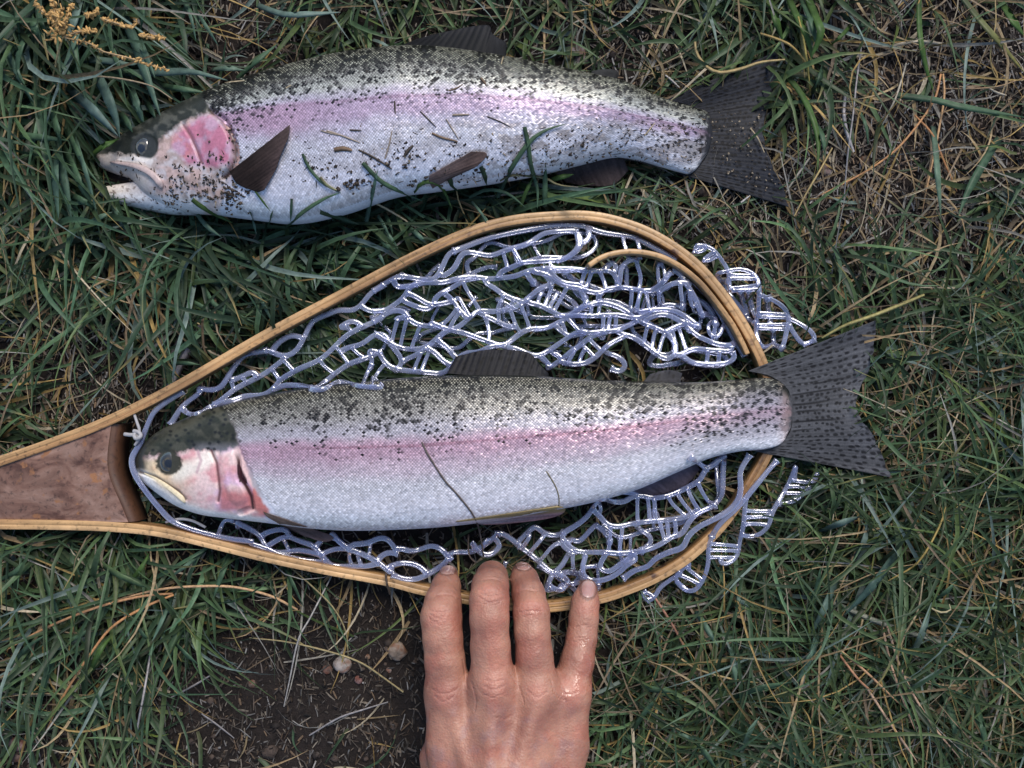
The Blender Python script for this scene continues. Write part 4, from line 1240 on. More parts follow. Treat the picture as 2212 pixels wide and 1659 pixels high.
# below the fish
S(cE, [(1080, 30), (1170, 90), (1210, 130), (1290, 80), (1350, 20)],
  [(1210, 120), (1160, 220), (1080, 270), (980, 320), (870, 360), (760, 370), (680, 350), (590, 360), (540, 400), (430, 400), (370, 370), (310, 390), (270, 460), (220, 530), (130, 600), (40, 650), (10, 690), (60, 750), (130, 810), (250, 820), (370, 820), (490, 830), (600, 820), (720, 800), (840, 750), (930, 690), (1010, 670), (1050, 600), (1100, 530), (1170, 480), (1280, 440)],
  [(270, 470), (330, 520), (390, 590), (480, 610), (560, 590), (680, 570), (800, 560), (920, 550), (1030, 530), (1110, 490), (1150, 470)],
  [(620, 820), (560, 880), (480, 930), (420, 980), (330, 960), (340, 900), (380, 840)],
  [(640, 880), (560, 920), (500, 980), (420, 1030), (310, 1060), (240, 1050), (190, 1010), (190, 920), (220, 840)],
  [(0, 740), (60, 800), (130, 830)], base=0.017)
S(cE, [(310, 580), (230, 660), (150, 740), (90, 700)], [(300, 600), (360, 640), (430, 740)], [(1360, 30), (1350, 180), (1350, 300), (1330, 380), (1270, 420)], [(0, 1000), (60, 980), (160, 1000)], [(0, 1080), (80, 1090), (180, 1060)], [(640, 620), (740, 680), (760, 740), (680, 800)], base=0.011)
G(cE, ((640, 380), (640, 560)), ((730, 370), (740, 550)), ((780, 390), (790, 550)), ((1050, 290), (1140, 460)), ((1140, 250), (1240, 420)), ((980, 350), (1080, 480)), ((420, 620), (400, 820)), ((520, 620), (490, 820)), ((890, 590), (900, 690)), ((960, 570), (960, 690)), ((830, 600), (870, 730)), ((100, 830), (110, 980)), ((200, 840), (190, 1000)), ((920, 410), (1040, 520)), ((320, 400), (350, 470)))
S(cE, [(1540, 370), (1530, 480), (1520, 600), (1490, 730), (1470, 850), (1400, 910), (1330, 920)],
  [(1260, 690), (1230, 780), (1230, 900), (1200, 1020), (1130, 1130), (1050, 1140), (970, 1070), (960, 1010), (1050, 930), (1080, 890)],
  [(1960, 90), (1900, 240), (1830, 370), (1760, 490), (1730, 600), (1640, 680), (1540, 690)],
  [(2150, 150), (2090, 260), (2000, 350), (1930, 400), (1820, 430)],
  [(1000, 990), (900, 1060), (820, 1120), (790, 1190), (740, 1220)], base=0.0155, r=0.0013)
G(cE, ((1550, 480), (1750, 480)), ((1530, 530), (1740, 520)), ((1520, 585), (1720, 590)), ((1250, 750), (1490, 770)), ((1240, 800), (1480, 805)), ((1240, 860), (1450, 865)), ((1920, 225), (2080, 240)), ((1890, 270), (2060, 275)), ((1850, 330), (2020, 335)), ((1000, 1010), (1150, 1080)), ((1060, 960), (1170, 1040)), ((970, 1060), (1060, 1140)), ((660, 1160), (720, 1220)), ((720, 1140), (780, 1200)), base=0.0155)
S(cF, [(180, 240), (280, 290), (400, 360), (440, 440), (500, 500), (620, 510), (720, 490), (850, 510), (920, 530)],
  [(430, 350), (520, 320), (620, 310), (660, 350)],
  [(490, 440), (560, 400), (640, 370), (740, 410), (860, 450), (920, 510), (980, 590), (1040, 630), (1180, 630), (1320, 630), (1440, 600)],
  [(900, 430), (960, 390), (1050, 380), (1100, 430), (1160, 470)],
  [(960, 510), (1060, 480), (1160, 480), (1280, 520), (1400, 580), (1470, 630), (1540, 700)],
  [(1020, 330), (1080, 410), (1190, 490)], [(1190, 440), (1330, 430), (1420, 390), (1500, 390), (1560, 460), (1600, 540)], [(1430, 560), (1500, 510), (1600, 520)],
  [(1620, 470), (1700, 500), (1800, 480), (1880, 450), (1970, 480), (2030, 550), (2080, 600)], [(1540, 620), (1640, 600), (1760, 620), (1850, 690)], [(1640, 740), (1760, 740), (1870, 690), (1980, 620), (2040, 560)], base=0.018)
G(cF, ((1160, 540), (1200, 630)), ((1240, 520), (1280, 620)), ((100, 220), (60, 300)), ((210, 230), (200, 320)), ((610, 410), (660, 490)), ((1360, 440), (1340, 560)), base=0.016)
S(cH, [(440, 620), (520, 540), (570, 500), (620, 550), (720, 570), (760, 540)], [(460, 640), (560, 720), (650, 800), (690, 830), (760, 760), (800, 680)], [(310, 540), (400, 590), (450, 640)], [(640, 960), (660, 890), (690, 820)], [(700, 830), (760, 850), (800, 880)], [(650, 900), (700, 940), (760, 950)], [(0, 680), (130, 680), (230, 620), (310, 560)], [(120, 600), (190, 690), (260, 700), (330, 640)], base=0.015)
G(cH, ((540, 560), (480, 650)), ((620, 580), (530, 680)), ((680, 640), (610, 730)), ((230, 580), (190, 680)))
# the far side of the bag lies slack beneath, seen through the openings
inner = hoop_px[::6]
for name, c, zz, r, flat, _ in list(PIECES):
    if name == 'rim_cord' or zz.mean() < 0.0115:
        continue
    m0 = c.mean(0)
    if m0[0] < 760 or RN.random() > 0.36:
        continue
    up = m0[1] < 830
    cx_, cy_ = (1300, 680) if up else (1400, 1170)
    th_ = 0.10 if up else -0.12
    d = (c - [cx_, cy_]) * [0.93, 0.90]
    q2 = np.stack([d[:, 0] * math.cos(th_) - d[:, 1] * math.sin(th_) + cx_ + 16, d[:, 0] * math.sin(th_) + d[:, 1] * math.cos(th_) + cy_ + (-8 if up else 12)], -1)
    if not in_poly(q2[:, 0], q2[:, 1], inner).all() or in_poly(q2[:, 0], q2[:, 1], out_B).mean() > 0.5:
        continue
    keep_ = ~in_poly(q2[:, 0], q2[:, 1], out_B)
    q2 = q2[keep_]
    if len(q2) > 4:
        net_piece(q2[::max(1, len(q2) // 12)], r * 0.85, 0.0085, name=name, layer=1)
weld_net()
# white tie of the rim cord at the handle
def cordpiece(pts, z, r=0.0007):
    c = catmull(pts, 30)
    v, f = tube(P(c[:, 0], c[:, 1], np.interp(np.linspace(0, 1, 30), np.linspace(0, 1, len(z)), z)), r, 8)
    obj('cord_tie', mesh_np('cord_tie', v, f), M['cord'], net)


cordpiece(cG([(1045, 360), (1065, 420), (1085, 490), (1060, 540)]), [0.024, 0.026, 0.026], 0.0008)
cordpiece(cG([(970, 515), (1010, 520), (1050, 520), (1090, 530)]), [0.024, 0.026, 0.026], 0.0011)
cordpiece(cG([(1040, 490), (1080, 500), (1095, 530), (1060, 550), (1045, 520), (1070, 500)]), [0.026, 0.029, 0.026], 0.0011)
cordpiece(cG([(1290, 1200), (1400, 1175), (1500, 1190), (1600, 1240)]), [0.020, 0.022, 0.020], 0.0008)
cordpiece(cG([(1050, 600), (1070, 570), (1090, 545)]), [0.026, 0.027, 0.027], 0.0008)

# ------------------------------------------------------------------ the hand
def surface_nets(F, origin, h):
    """naive surface nets on a sampled distance field"""
    inside = F < 0
    nx, ny, nz = F.shape
    cnt = np.zeros((nx - 1, ny - 1, nz - 1), np.int16)
    acc = np.zeros((nx - 1, ny - 1, nz - 1, 3), np.float32)
    I, J, Kk = slice(0, -1), slice(0, -1), slice(0, -1)
    offs = [(a, b_, c) for a in (0, 1) for b_ in (0, 1) for c in (0, 1)]

    def cornr(A, o):
        return A[o[0]:nx - 1 + o[0], o[1]:ny - 1 + o[1], o[2]:nz - 1 + o[2]]
    for o in offs:
        for ax in range(3):
            if o[ax] == 0:
                o2 = list(o)
                o2[ax] = 1
                f0, f1 = cornr(F, o), cornr(F, o2)
                cr_ = (f0 < 0) != (f1 < 0)
                w = np.where(cr_, f0 / (f0 - f1 + 1e-12), 0)
                cnt += cr_
                for k in range(3):
                    base = o[k] + (w if k == ax else 0)
                    acc[..., k] += np.where(cr_, base, 0)
    act = cnt > 0
    ids = -np.ones(act.shape, np.int64)
    ids[act] = np.arange(act.sum())
    loc = np.argwhere(act)
    v = (loc + acc[act] / cnt[act][:, None]) * h + origin
    quads = []
    for ax in range(3):
        a0 = [slice(None)] * 3
        a1 = [slice(None)] * 3
        a0[ax], a1[ax] = slice(0, -1), slice(1, None)
        i0, i1 = inside[tuple(a0)], inside[tuple(a1)]
        e = np.argwhere(i0 != i1)
        b_, c = [(1, 2), (2, 0), (0, 1)][ax]
        ok = (e[:, b_] > 0) & (e[:, c] > 0) & (e[:, b_] < F.shape[b_] - 1) & (e[:, c] < F.shape[c] - 1)
        e = e[ok]
        fl = i0[tuple(e.T)]

        def cell(db, dc):
            q_ = e.copy()
            q_[:, b_] += db
            q_[:, c] += dc
            return ids[tuple(q_.T)]
        qd = np.stack([cell(-1, -1), cell(0, -1), cell(0, 0), cell(-1, 0)], -1)
        qd[~fl] = qd[~fl][:, ::-1]
        quads.append(qd)
    return v, np.vstack(quads)


def hp(x, y, hw, z):
    (a, b_), = cHand([(x, y)])
    z = z / 1000
    p = P(a, b_, z)
    return np.array([p[0], p[1], z, hw / 3.272 * K * (CAM_H - z) / CAM_H]) * 1000


FINGERS = [
    [(450, 1130, 150, 45), (430, 900, 140, 46), (415, 740, 138, 45.5), (405, 590, 143, 43), (418, 480, 126, 37), (440, 370, 100, 29), (457, 290, 68, 21)],
    [(770, 1080, 160, 52), (752, 800, 137, 53), (745, 600, 136, 52), (745, 470, 137, 49), (752, 370, 128, 41), (762, 310, 110, 31), (768, 290, 95, 22)],
    [(1090, 1130, 150, 50), (1062, 860, 128, 50), (1048, 700, 124, 49), (1042, 560, 127, 46), (1020, 430, 115, 37), (993, 330, 97, 28), (978, 280, 80, 20)],
    [(1310, 1130, 140, 44), (1368, 900, 116, 41), (1397, 740, 106, 37), (1412, 600, 102, 34), (1422, 490, 97, 30), (1440, 395, 72, 27)],
]
META = [
    [(448, 1130, 150, 45), (470, 1500, 172, 47), (520, 1950, 180, 52)],
    [(770, 1080, 160, 51), (740, 1950, 200, 58)],
    [(1085, 1130, 150, 49), (960, 1950, 200, 57)],
    [(1310, 1130, 142, 43), (1280, 1500, 165, 45), (1190, 1950, 175, 52)],
]
lo = np.array([-62, -345, 2.0])
hi = np.array([66, -90, 128.0])
hh = 1.0
dims = np.ceil((hi - lo) / hh).astype(int)
ax_ = [lo[k] + np.arange(dims[k]) * hh for k in range(3)]
XX, YY, ZZ = [a.astype(np.float32) for a in np.meshgrid(*ax_, indexing='ij')]


def rcone(a, b_, flat=1.0):
    ab = (b_ - a)[:3]
    t = np.clip(((XX - a[0]) * ab[0] + (YY - a[1]) * ab[1] + (ZZ - a[2]) * ab[2]) / (ab @ ab), 0, 1)
    dx, dy, dz = XX - a[0] - t * ab[0], YY - a[1] - t * ab[1], (ZZ - a[2] - t * ab[2]) / flat
    return np.sqrt(dx * dx + dy * dy + dz * dz) - (a[3] + t * (b_[3] - a[3]))


def smin(a, b_, k):
    h_ = np.clip(0.5 + 0.5 * (b_ - a) / k, 0, 1)
    return b_ + (a - b_) * h_ - k * h_ * (1 - h_)


def chain(pts, k=2.0, flat=1.0):
    d = None
    for a, b_ in zip(pts[:-1], pts[1:]):
        e = rcone(a, b_, flat)
        d = e if d is None else smin(d, e, k)
    return d


palm = None
for mc in META:
    d = chain([hp(*p) for p in mc], 3)
    palm = d if palm is None else smin(palm, d, 9)
fing = None
for fg in FINGERS:
    d = chain([hp(*p) for p in fg], 2.5, 0.93)
    fing = d if fing is None else np.minimum(fing, d)
body = smin(palm, fing, 6)
for x, y, z, r_ in ((448, 1110, 47.5, 100), (772, 1060, 56, 105), (1088, 1110, 53.5, 95), (1312, 1130, 46.5, 85)):      # knuckles
    p = hp(x, y, r_, z)
    body = smin(body, np.sqrt((XX - p[0]) ** 2 + (YY - p[1]) ** 2 + (ZZ - p[2]) ** 2) - p[3], 6)
for a, b_ in (((772, 1150, 26, 62), (745, 1750, 22, 70)), ((1075, 1200, 24, 60), (900, 1800, 20, 69)), ((470, 1200, 24, 54), (620, 1800, 20, 66))):   # tendons
    body = smin(body, rcone(hp(*a), hp(*b_)), 7)
thumb = chain([hp(480, 1950, 170, 42), hp(400, 1750, 130, 32), hp(362, 1585, 104, 24), hp(410, 1400, 90, 17), hp(500, 1260, 66, 13)], 3)
body = smin(body, thumb, 5)
arm = chain([hp(850, 1900, 300, 56), hp(860, 2150, 265, 62), hp(880, 2560, 330, 80), hp(900, 3000, 380, 98)], 8, 0.72)
body = smin(body, arm, 16)
body = np.maximum(body, lo[1] + 3 - YY)                                   # beyond the frame the arm ends
hv, hq = surface_nets(body, lo, hh)
# relax a little
e1 = np.concatenate([hq[:, [0, 1]], hq[:, [1, 2]], hq[:, [2, 3]], hq[:, [3, 0]]])
for _ in range(4):
    s_ = np.zeros_like(hv)
    c_ = np.zeros(len(hv))
    np.add.at(s_, e1[:, 0], hv[e1[:, 1]])
    np.add.at(s_, e1[:, 1], hv[e1[:, 0]])
    np.add.at(c_, e1[:, 0], 1)
    np.add.at(c_, e1[:, 1], 1)
    hv = hv * 0.4 + 0.6 * s_ / c_[:, None]
hv = hv / 1000.0
hx, hy = to_px(hv)
hx, hy = (hx * 1.736 - 1440) * 1.885, (hy * 1.736 - 2000) * 1.885         # reading grid of the hand
CREASES = [[(672, 452), (720, 480), (770, 487), (840, 468)], [(690, 430), (750, 446), (835, 436)], [(680, 405), (750, 412), (820, 405)], [(700, 500), (770, 506), (820, 494)],
           [(318, 598), (350, 624), (385, 622), (412, 603)], [(325, 575), (370, 598), (430, 585)], [(335, 548), (380, 560), (450, 552)], [(340, 640), (400, 650)],
           [(955, 535), (1030, 522), (1110, 530)], [(960, 560), (1040, 548), (1120, 552)], [(970, 510), (1040, 500), (1105, 505)], [(990, 590), (1050, 580)],
           [(1395, 528), (1440, 545), (1485, 525)], [(1400, 552), (1445, 563), (1480, 550)], [(1350, 742), (1390, 735), (1440, 752)], [(1340, 768), (1400, 760)], [(1360, 660), (1420, 656), (1480, 668)],
           [(700, 1075), (770, 1108), (850, 1078)], [(720, 1035), (775, 1052), (840, 1035)], [(690, 1130), (770, 1160), (840, 1135)], [(360, 1150), (420, 1195), (500, 1150)], [(350, 1110), (430, 1140), (520, 1100)],
           [(1010, 1110), (1090, 1160), (1150, 1120)], [(1250, 1100), (1300, 1140), (1370, 1120)], [(620, 1060), (650, 1180), (640, 1260)], [(900, 1010), (960, 1100), (990, 1200)], [(1180, 1040), (1210, 1130), (1290, 1190)],
           [(700, 330), (760, 322), (820, 332)], [(370, 440), (430, 432), (500, 442)], [(950, 410), (1010, 398), (1070, 408)], [(800, 1300), (860, 1310), (900, 1290)], [(560, 900), (575, 1010), (590, 1100)]]
cre = np.zeros(len(hv))
topside = hv[:, 2] > 0.018
for cz in CREASES:
    cre = np.maximum(cre, (1 - sm(2.0, 11.0, dist_line(hx, hy, [tuple(p) for p in catmull(cz, 14)]))))
crn = -cre + 0.35 * (fbm(hx / 60, hy / 26, 81) - 0.5)
base = mix(np.zeros((len(hv), 3)) + np.array((0.365, 0.185, 0.130)), (0.37, 0.16, 0.112), sm(0.45, 0.7, fbm(hx / 130, hy / 130, 83)))
base = mix(base, (0.32, 0.18, 0.155), 0.8 * sm(0.5, 0.72, fbm(hx / 70, hy / 110, 85)) * sm(1150, 1300, hy))
for (kx, ky, kr) in ((390, 600, 110), (750, 430, 110), (1040, 530, 110), (1420, 530, 80), (780, 1060, 150), (430, 1140, 130), (1320, 1150, 120), (1080, 1120, 110)):
    base = mix(base, (0.42, 0.165, 0.125), 0.42 * (1 - sm(kr * 0.3, kr, np.hypot(hx - kx, hy - ky))))
base = mix(base, (0.23, 0.115, 0.085), 0.6 * (1 - sm(250, 470, hy)) * (hx < 1250))
base = mix(base, (0.22, 0.125, 0.10), 0.5 * sm(0.60, 0.70, fbm(hx / 24, hy / 24, 87)) * (1 - sm(380, 520, hy)))
base = mix(base, (0.40, 0.19, 0.15), 0.28 * cre)
for nx0, ny0, n1_, n2_ in ((445, 258, 66, 40), (985, 228, 64, 40), (1443, 395, 60, 74)):
    d = np.hypot((hx - nx0) / n1_, (hy - ny0) / n2_)
    base = mix(base, (0.10, 0.055, 0.05), 0.8 * (1 - sm(0.02, 0.14, np.abs(d - 1.0))))
wetm = np.zeros(len(hv))
for pl in ([(1410, 770), (1450, 760), (1470, 830), (1440, 900)], [(1400, 1010), (1380, 1060)], [(1290, 1140), (1350, 1250)], [(1070, 560), (1130, 560)], [(1200, 1160), (1215, 1180)], [(1450, 1000), (1390, 1150)]):
    wetm = np.maximum(wetm, 1 - sm(18, 60, dist_line(hx, hy, pl)))
hand_me = mesh_np('person', hv, hq, True, base, {'crease': crn, 'wet': wetm})
hand = obj('person', hand_me, M['skin'])
tag(hand, 'bare hand of a person reaching in from below with four fingers on the net rim', 'person')
bvhH = BVHTree.FromPolygons([tuple(x) for x in hv], [tuple(int(i) for i in q_) for q_ in hq])


def nail(cx, cy, a, b_, curl):
    nu, nv = 15, 15
    uu, vv = np.meshgrid(np.linspace(-1, 1, nu), np.linspace(-1, 1, nv), indexing='ij')
    ex = uu * np.sqrt(np.clip(1 - 0.42 * vv ** 2, 0, 1))
    ey = vv * np.sqrt(np.clip(1 - 0.42 * uu ** 2, 0, 1))
    pts, cols = [], []
    for i in range(nu):
        for j in range(nv):
            (x, y), = cHand([(cx + ex[i, j] * a, cy + ey[i, j] * b_)])
            h, nr = on_surface(bvhH, x, y, 0.00025)
            pts.append((h.x, h.y, h.z) if h is not None else (np.nan,) * 3)
    pts = np.array(pts)
    bad = np.isnan(pts[:, 0])
    gi = np.stack([uu.ravel(), vv.ravel()], -1)
    for i in np.flatnonzero(bad):
        pts[i] = pts[np.flatnonzero(~bad)[np.argmin(((gi[~bad] - gi[i]) ** 2).sum(1))]]
    pts = pts.reshape(nu, nv, 3)
    for _ in range(2):
        pts[1:-1, :, 2] = (pts[:-2, :, 2] + 2 * pts[1:-1, :, 2] + pts[2:, :, 2]) / 4
    d = np.hypot(uu, vv).ravel()
    col = mix(np.zeros((nu * nv, 3)) + np.array((0.36, 0.19, 0.165)), (0.42, 0.27, 0.24), sm(0.3, 0.9, -vv.ravel()))
    col = mix(col, (0.42, 0.27, 0.23), 0.5 * sm(0.55, 0.9, vv.ravel()))
    top = pts.reshape(-1, 3) + np.array([0, 0, 0.0004])[None] * (1 - 0.7 * d[:, None] ** 2)
    n = nu * nv
    idx = np.arange(n).reshape(nu, nv)
    ring = np.r_[idx[:, 0], idx[-1, 1:], idx[-2::-1, -1], idx[0, -2:0:-1]]
    rn = np.roll(ring, -1)
    bot = top - np.array([0, 0, 0.0008])
    g_ = grid_faces(nu, nv)
    me = mesh_np('fingernail', np.vstack([top, bot]), [g_, g_[:, ::-1] + n, np.stack([ring, rn, rn + n, ring + n], -1)], True, np.vstack([col, col]))
    obj('fingernail', me, M['nail'], hand)


nail(447, 258, 56, 34, 0)
nail(985, 228, 54, 34, 0)
nail(1443, 397, 47, 62, 0)

# ------------------------------------------------------------------ what the grass has to pass under
STEP = 4
rx, ry = np.arange(-240, 2460, STEP), np.arange(-240, 1900, STEP)
RX, RY = np.meshgrid(rx, ry, indexing='ij')


def raster(poly):
    return in_poly(RX, RY, poly)


hand_poly = cHand([(285, 1900), (285, 1000), (258, 580), (330, 340), (400, 225), (530, 230), (575, 950), (610, 500), (650, 230), (765, 190), (870, 230), (890, 700), (930, 800), (895, 260), (975, 195), (1100, 300), (1170, 560), (1225, 960), (1315, 600), (1360, 380), (1440, 325), (1500, 380), (1520, 600), (1460, 1150), (1440, 1900)])
cap = np.full(RX.shape, 60.0)                                    # height limit in mm
dist = np.where(raster(out_A) | raster(out_B), 0.0, 1e6)
for _ in range(26):
    for axx in (0, 1):
        for sgn in (1, -1):
            dist = np.minimum(dist, np.roll(dist, sgn, axx) + STEP)
    for sx, sy in ((1, 1), (1, -1), (-1, 1), (-1, -1)):
        dist = np.minimum(dist, np.roll(np.roll(dist, sx, 0), sy, 1) + STEP * 1.41)
cap = np.minimum(cap, 4 + 0.45 * dist)
band = dist_line(RX, RY, [tuple(p) for p in hoop_px[::7]])
cap = np.where(band < 26, np.minimum(cap, 6), cap)
net_in = raster(hoop_px)
cap = np.where(net_in, np.minimum(cap, 9), cap)
bag_end = cD([(100, 150), (440, 180), (700, 500), (1050, 520), (1200, 880), (1600, 1100), (2000, 1500), (2000, 1700), (700, 1700)])
cap = np.where(raster(bag_end) | raster(cE([(1500, 350), (1960, 80), (2180, 120), (1900, 480), (1500, 900), (1150, 1180), (700, 1260), (1000, 950)])), np.minimum(cap, 4.5), cap)
for pl in (c3([(860, 610), (1725, 232), (1620, 850), (1825, 1445), (950, 1190)]), c2([(580, 205), (1290, 28), (1450, 300)]), c3([(0, 1180), (505, 980), (575, 1160), (250, 1280)])):
    cap = np.where(raster(pl), np.minimum(cap, 4), cap)
tailB = c6([(1150, 520), (2005, 180), (1875, 740), (2100, 1230), (1190, 1055)])
cap = np.where(raster(tailB), np.minimum(cap, 13), cap)
cap = np.where(raster([(-240, 1050), (0, 990), (245, 900), (320, 930), (320, 1150), (-240, 1150)]), np.minimum(cap, 7), cap)
cap = np.where(raster(hand_poly), np.minimum(cap, 8), cap)
solid = (dist < 1) | raster(hand_poly)
under_net = net_in


def lookup(A, x, y):
    i = np.clip(((x - rx[0]) / STEP).round().astype(int), 0, len(rx) - 1)
    j = np.clip(((y - ry[0]) / STEP).round().astype(int), 0, len(ry) - 1)
    return A[i, j]


# x, y, green, straw, litter, heading, spread, length mm, width mm, yellowness
FIELD = np.array([
    (100, 60, 1.0, .3, .1, -70, 40, 70, 2.5, .1), (300, 150, .7, .2, .2, -60, 40, 60, 2.5, .1), (480, 120, .15, .1, .7, -80, 60, 30, 1.4, .3),
    (800, 40, .9, .25, .3, -80, 50, 32, 1.6, .4), (1200, 30, .8, .3, .4, -90, 50, 30, 1.5, .4), (1500, 40, .9, .4, .5, -100, 50, 34, 1.7, .5),
    (1720, 100, 1.2, .3, .3, -85, 40, 42, 2.1, .5), (1900, 40, .22, .3, .9, -90, 60, 36, 1.7, .4), (2000, 250, .02, .3, 1.4, -90, 70, 40, 1.6, .3),
    (2150, 100, .10, .3, 1.2, -60, 60, 50, 1.7, .3), (2170, 420, .35, .3, .8, -120, 60, 40, 1.8, .4), (1800, 400, .03, .3, 1.4, -90, 80, 30, 1.4, .4),
    (1750, 540, .35, .35, .9, -60, 70, 40, 1.6, .4), (2000, 620, .6, .35, .6, -60, 70, 40, 1.6, .4), (2150, 850, 1.0, .6, .2, 180, 60, 52, 1.5, .4), (1850, 680, .8, .3, .3, 170, 60, 45, 1.7, .3),
    (1980, 1100, 1.15, .7, .1, 200, 70, 55, 1.45, .4), (1700, 1450, 1.2, .7, .1, -150, 80, 55, 1.4, .35), (2050, 1450, 1.2, .8, .1, -130, 80, 55, 1.4, .45),
    (1400, 1550, 1.1, .6, .1, -140, 80, 52, 1.4, .3), (700, 560, 1.25, .15, .1, -35, 35, 62, 2.1, .1), (950, 480, 1.25, .12, .1, -50, 40, 50, 2.0, .15),
    (450, 560, .9, .25, .3, -60, 45, 55, 2.1, .1), (300, 520, .7, .3, .4, -80, 40, 60, 2.3, .1), (60, 600, .35, .5, .8, -90, 50, 50, 2.0, .2),
    (230, 830, .1, .15, 1.0, -90, 60, 30, 1.5, .3), (60, 850, .7, .4, .5, -60, 60, 40, 1.8, .3), (900, 700, 1.1, .2, .1, -20, 40, 50, 1.8, .2),
    (1300, 620, .7, .3, .3, -70, 60, 40, 1.6, .3), (1300, 1180, .5, .4, .4, -90, 90, 35, 1.4, .4), (800, 1200, .4, .35, .4, -80, 40, 35, 1.5, .3),
    (150, 1230, 1.1, .25, .1, -110, 70, 45, 1.9, .3), (350, 1330, 1.1, .25, .2, -120, 60, 42, 1.9, .3), (250, 1500, .6, .3, .6, -100, 60, 38, 1.6, .3),
    (100, 1620, .3, .3, .9, -90, 80, 34, 1.5, .4), (600, 1240, .5, .3, .6, -80, 40, 36, 1.5, .2), (650, 1450, .04, .12, .6, -90, 80, 30, 1.3, .3),
    (800, 1600, .06, .3, .8, -60, 80, 34, 1.4, .3), (480, 1600, .10, .25, .9, -90, 80, 34, 1.4, .3), (1100, 1450, .3, .3, .4, -90, 80, 34, 1.4, .3),
    (1560, 200, .5, .5, .8, -100, 60, 34, 1.7, .5), (1350, 80, .35, .5, .9, -90, 60, 32, 1.5, .5),
    (560, 1330, .12, .05, .6, -80, 60, 30, 1.4, .3), (480, 1450, .10, .05, .6, -90, 70, 30, 1.4, .3), (700, 1330, .06, .05, .6, -80, 60, 30, 1.4, .3), (850, 1340, .06, .05, .6, -80, 60, 30, 1.4, .3), (880, 1520, .05, .05, .6, -80, 60, 30, 1.4, .3), (620, 1560, .03, .05, .6, -80, 60, 30, 1.4, .3), (760, 1500, .03, .05, .6, -80, 60, 30, 1.4, .3), (380, 1610, .12, .2, .8, -80, 60, 30, 1.4, .3),
    (1900, 260, .04, .4, 1.2, -90, 80, 30, 1.5, .4), (2060, 350, .04, .4, 1.2, -90, 80, 30, 1.5, .4), (1960, 470, .06, .4, 1.2, -90, 80, 30, 1.5, .4), (1840, 280, .05, .5, 1.2, -90, 80, 30, 1.5, .4), (2160, 250, .06, .4, 1.2, -90, 80, 30, 1.5, .4), (2080, 150, .06, .4, 1.2, -90, 80, 30, 1.5, .4), (1720, 480, .10, .4, 1.1, -90, 80, 30, 1.5, .4), (1620, 450, .2, .4, .9, -90, 80, 30, 1.5, .4),
    (180, 900, .12, .3, .9, -90, 80, 32, 1.5, .4), (280, 790, .06, .15, 1.0, -90, 80, 30, 1.5, .4), (200, 740, .12, .3, 1.0, -90, 80, 30, 1.5, .4), (90, 700, .2, .5, .9, -90, 70, 40, 1.6, .3), (330, 640, .5, .4, .6, -70, 50, 45, 2, .2)])


def field(x, y):
    d2 = (x[:, None] - FIELD[None, :, 0]) ** 2 + (y[:, None] - FIELD[None, :, 1]) ** 2
    w = 1 / (d2 + 900) ** 2.4
    w /= w.sum(1, keepdims=True)
    return w @ FIELD[:, 2:]


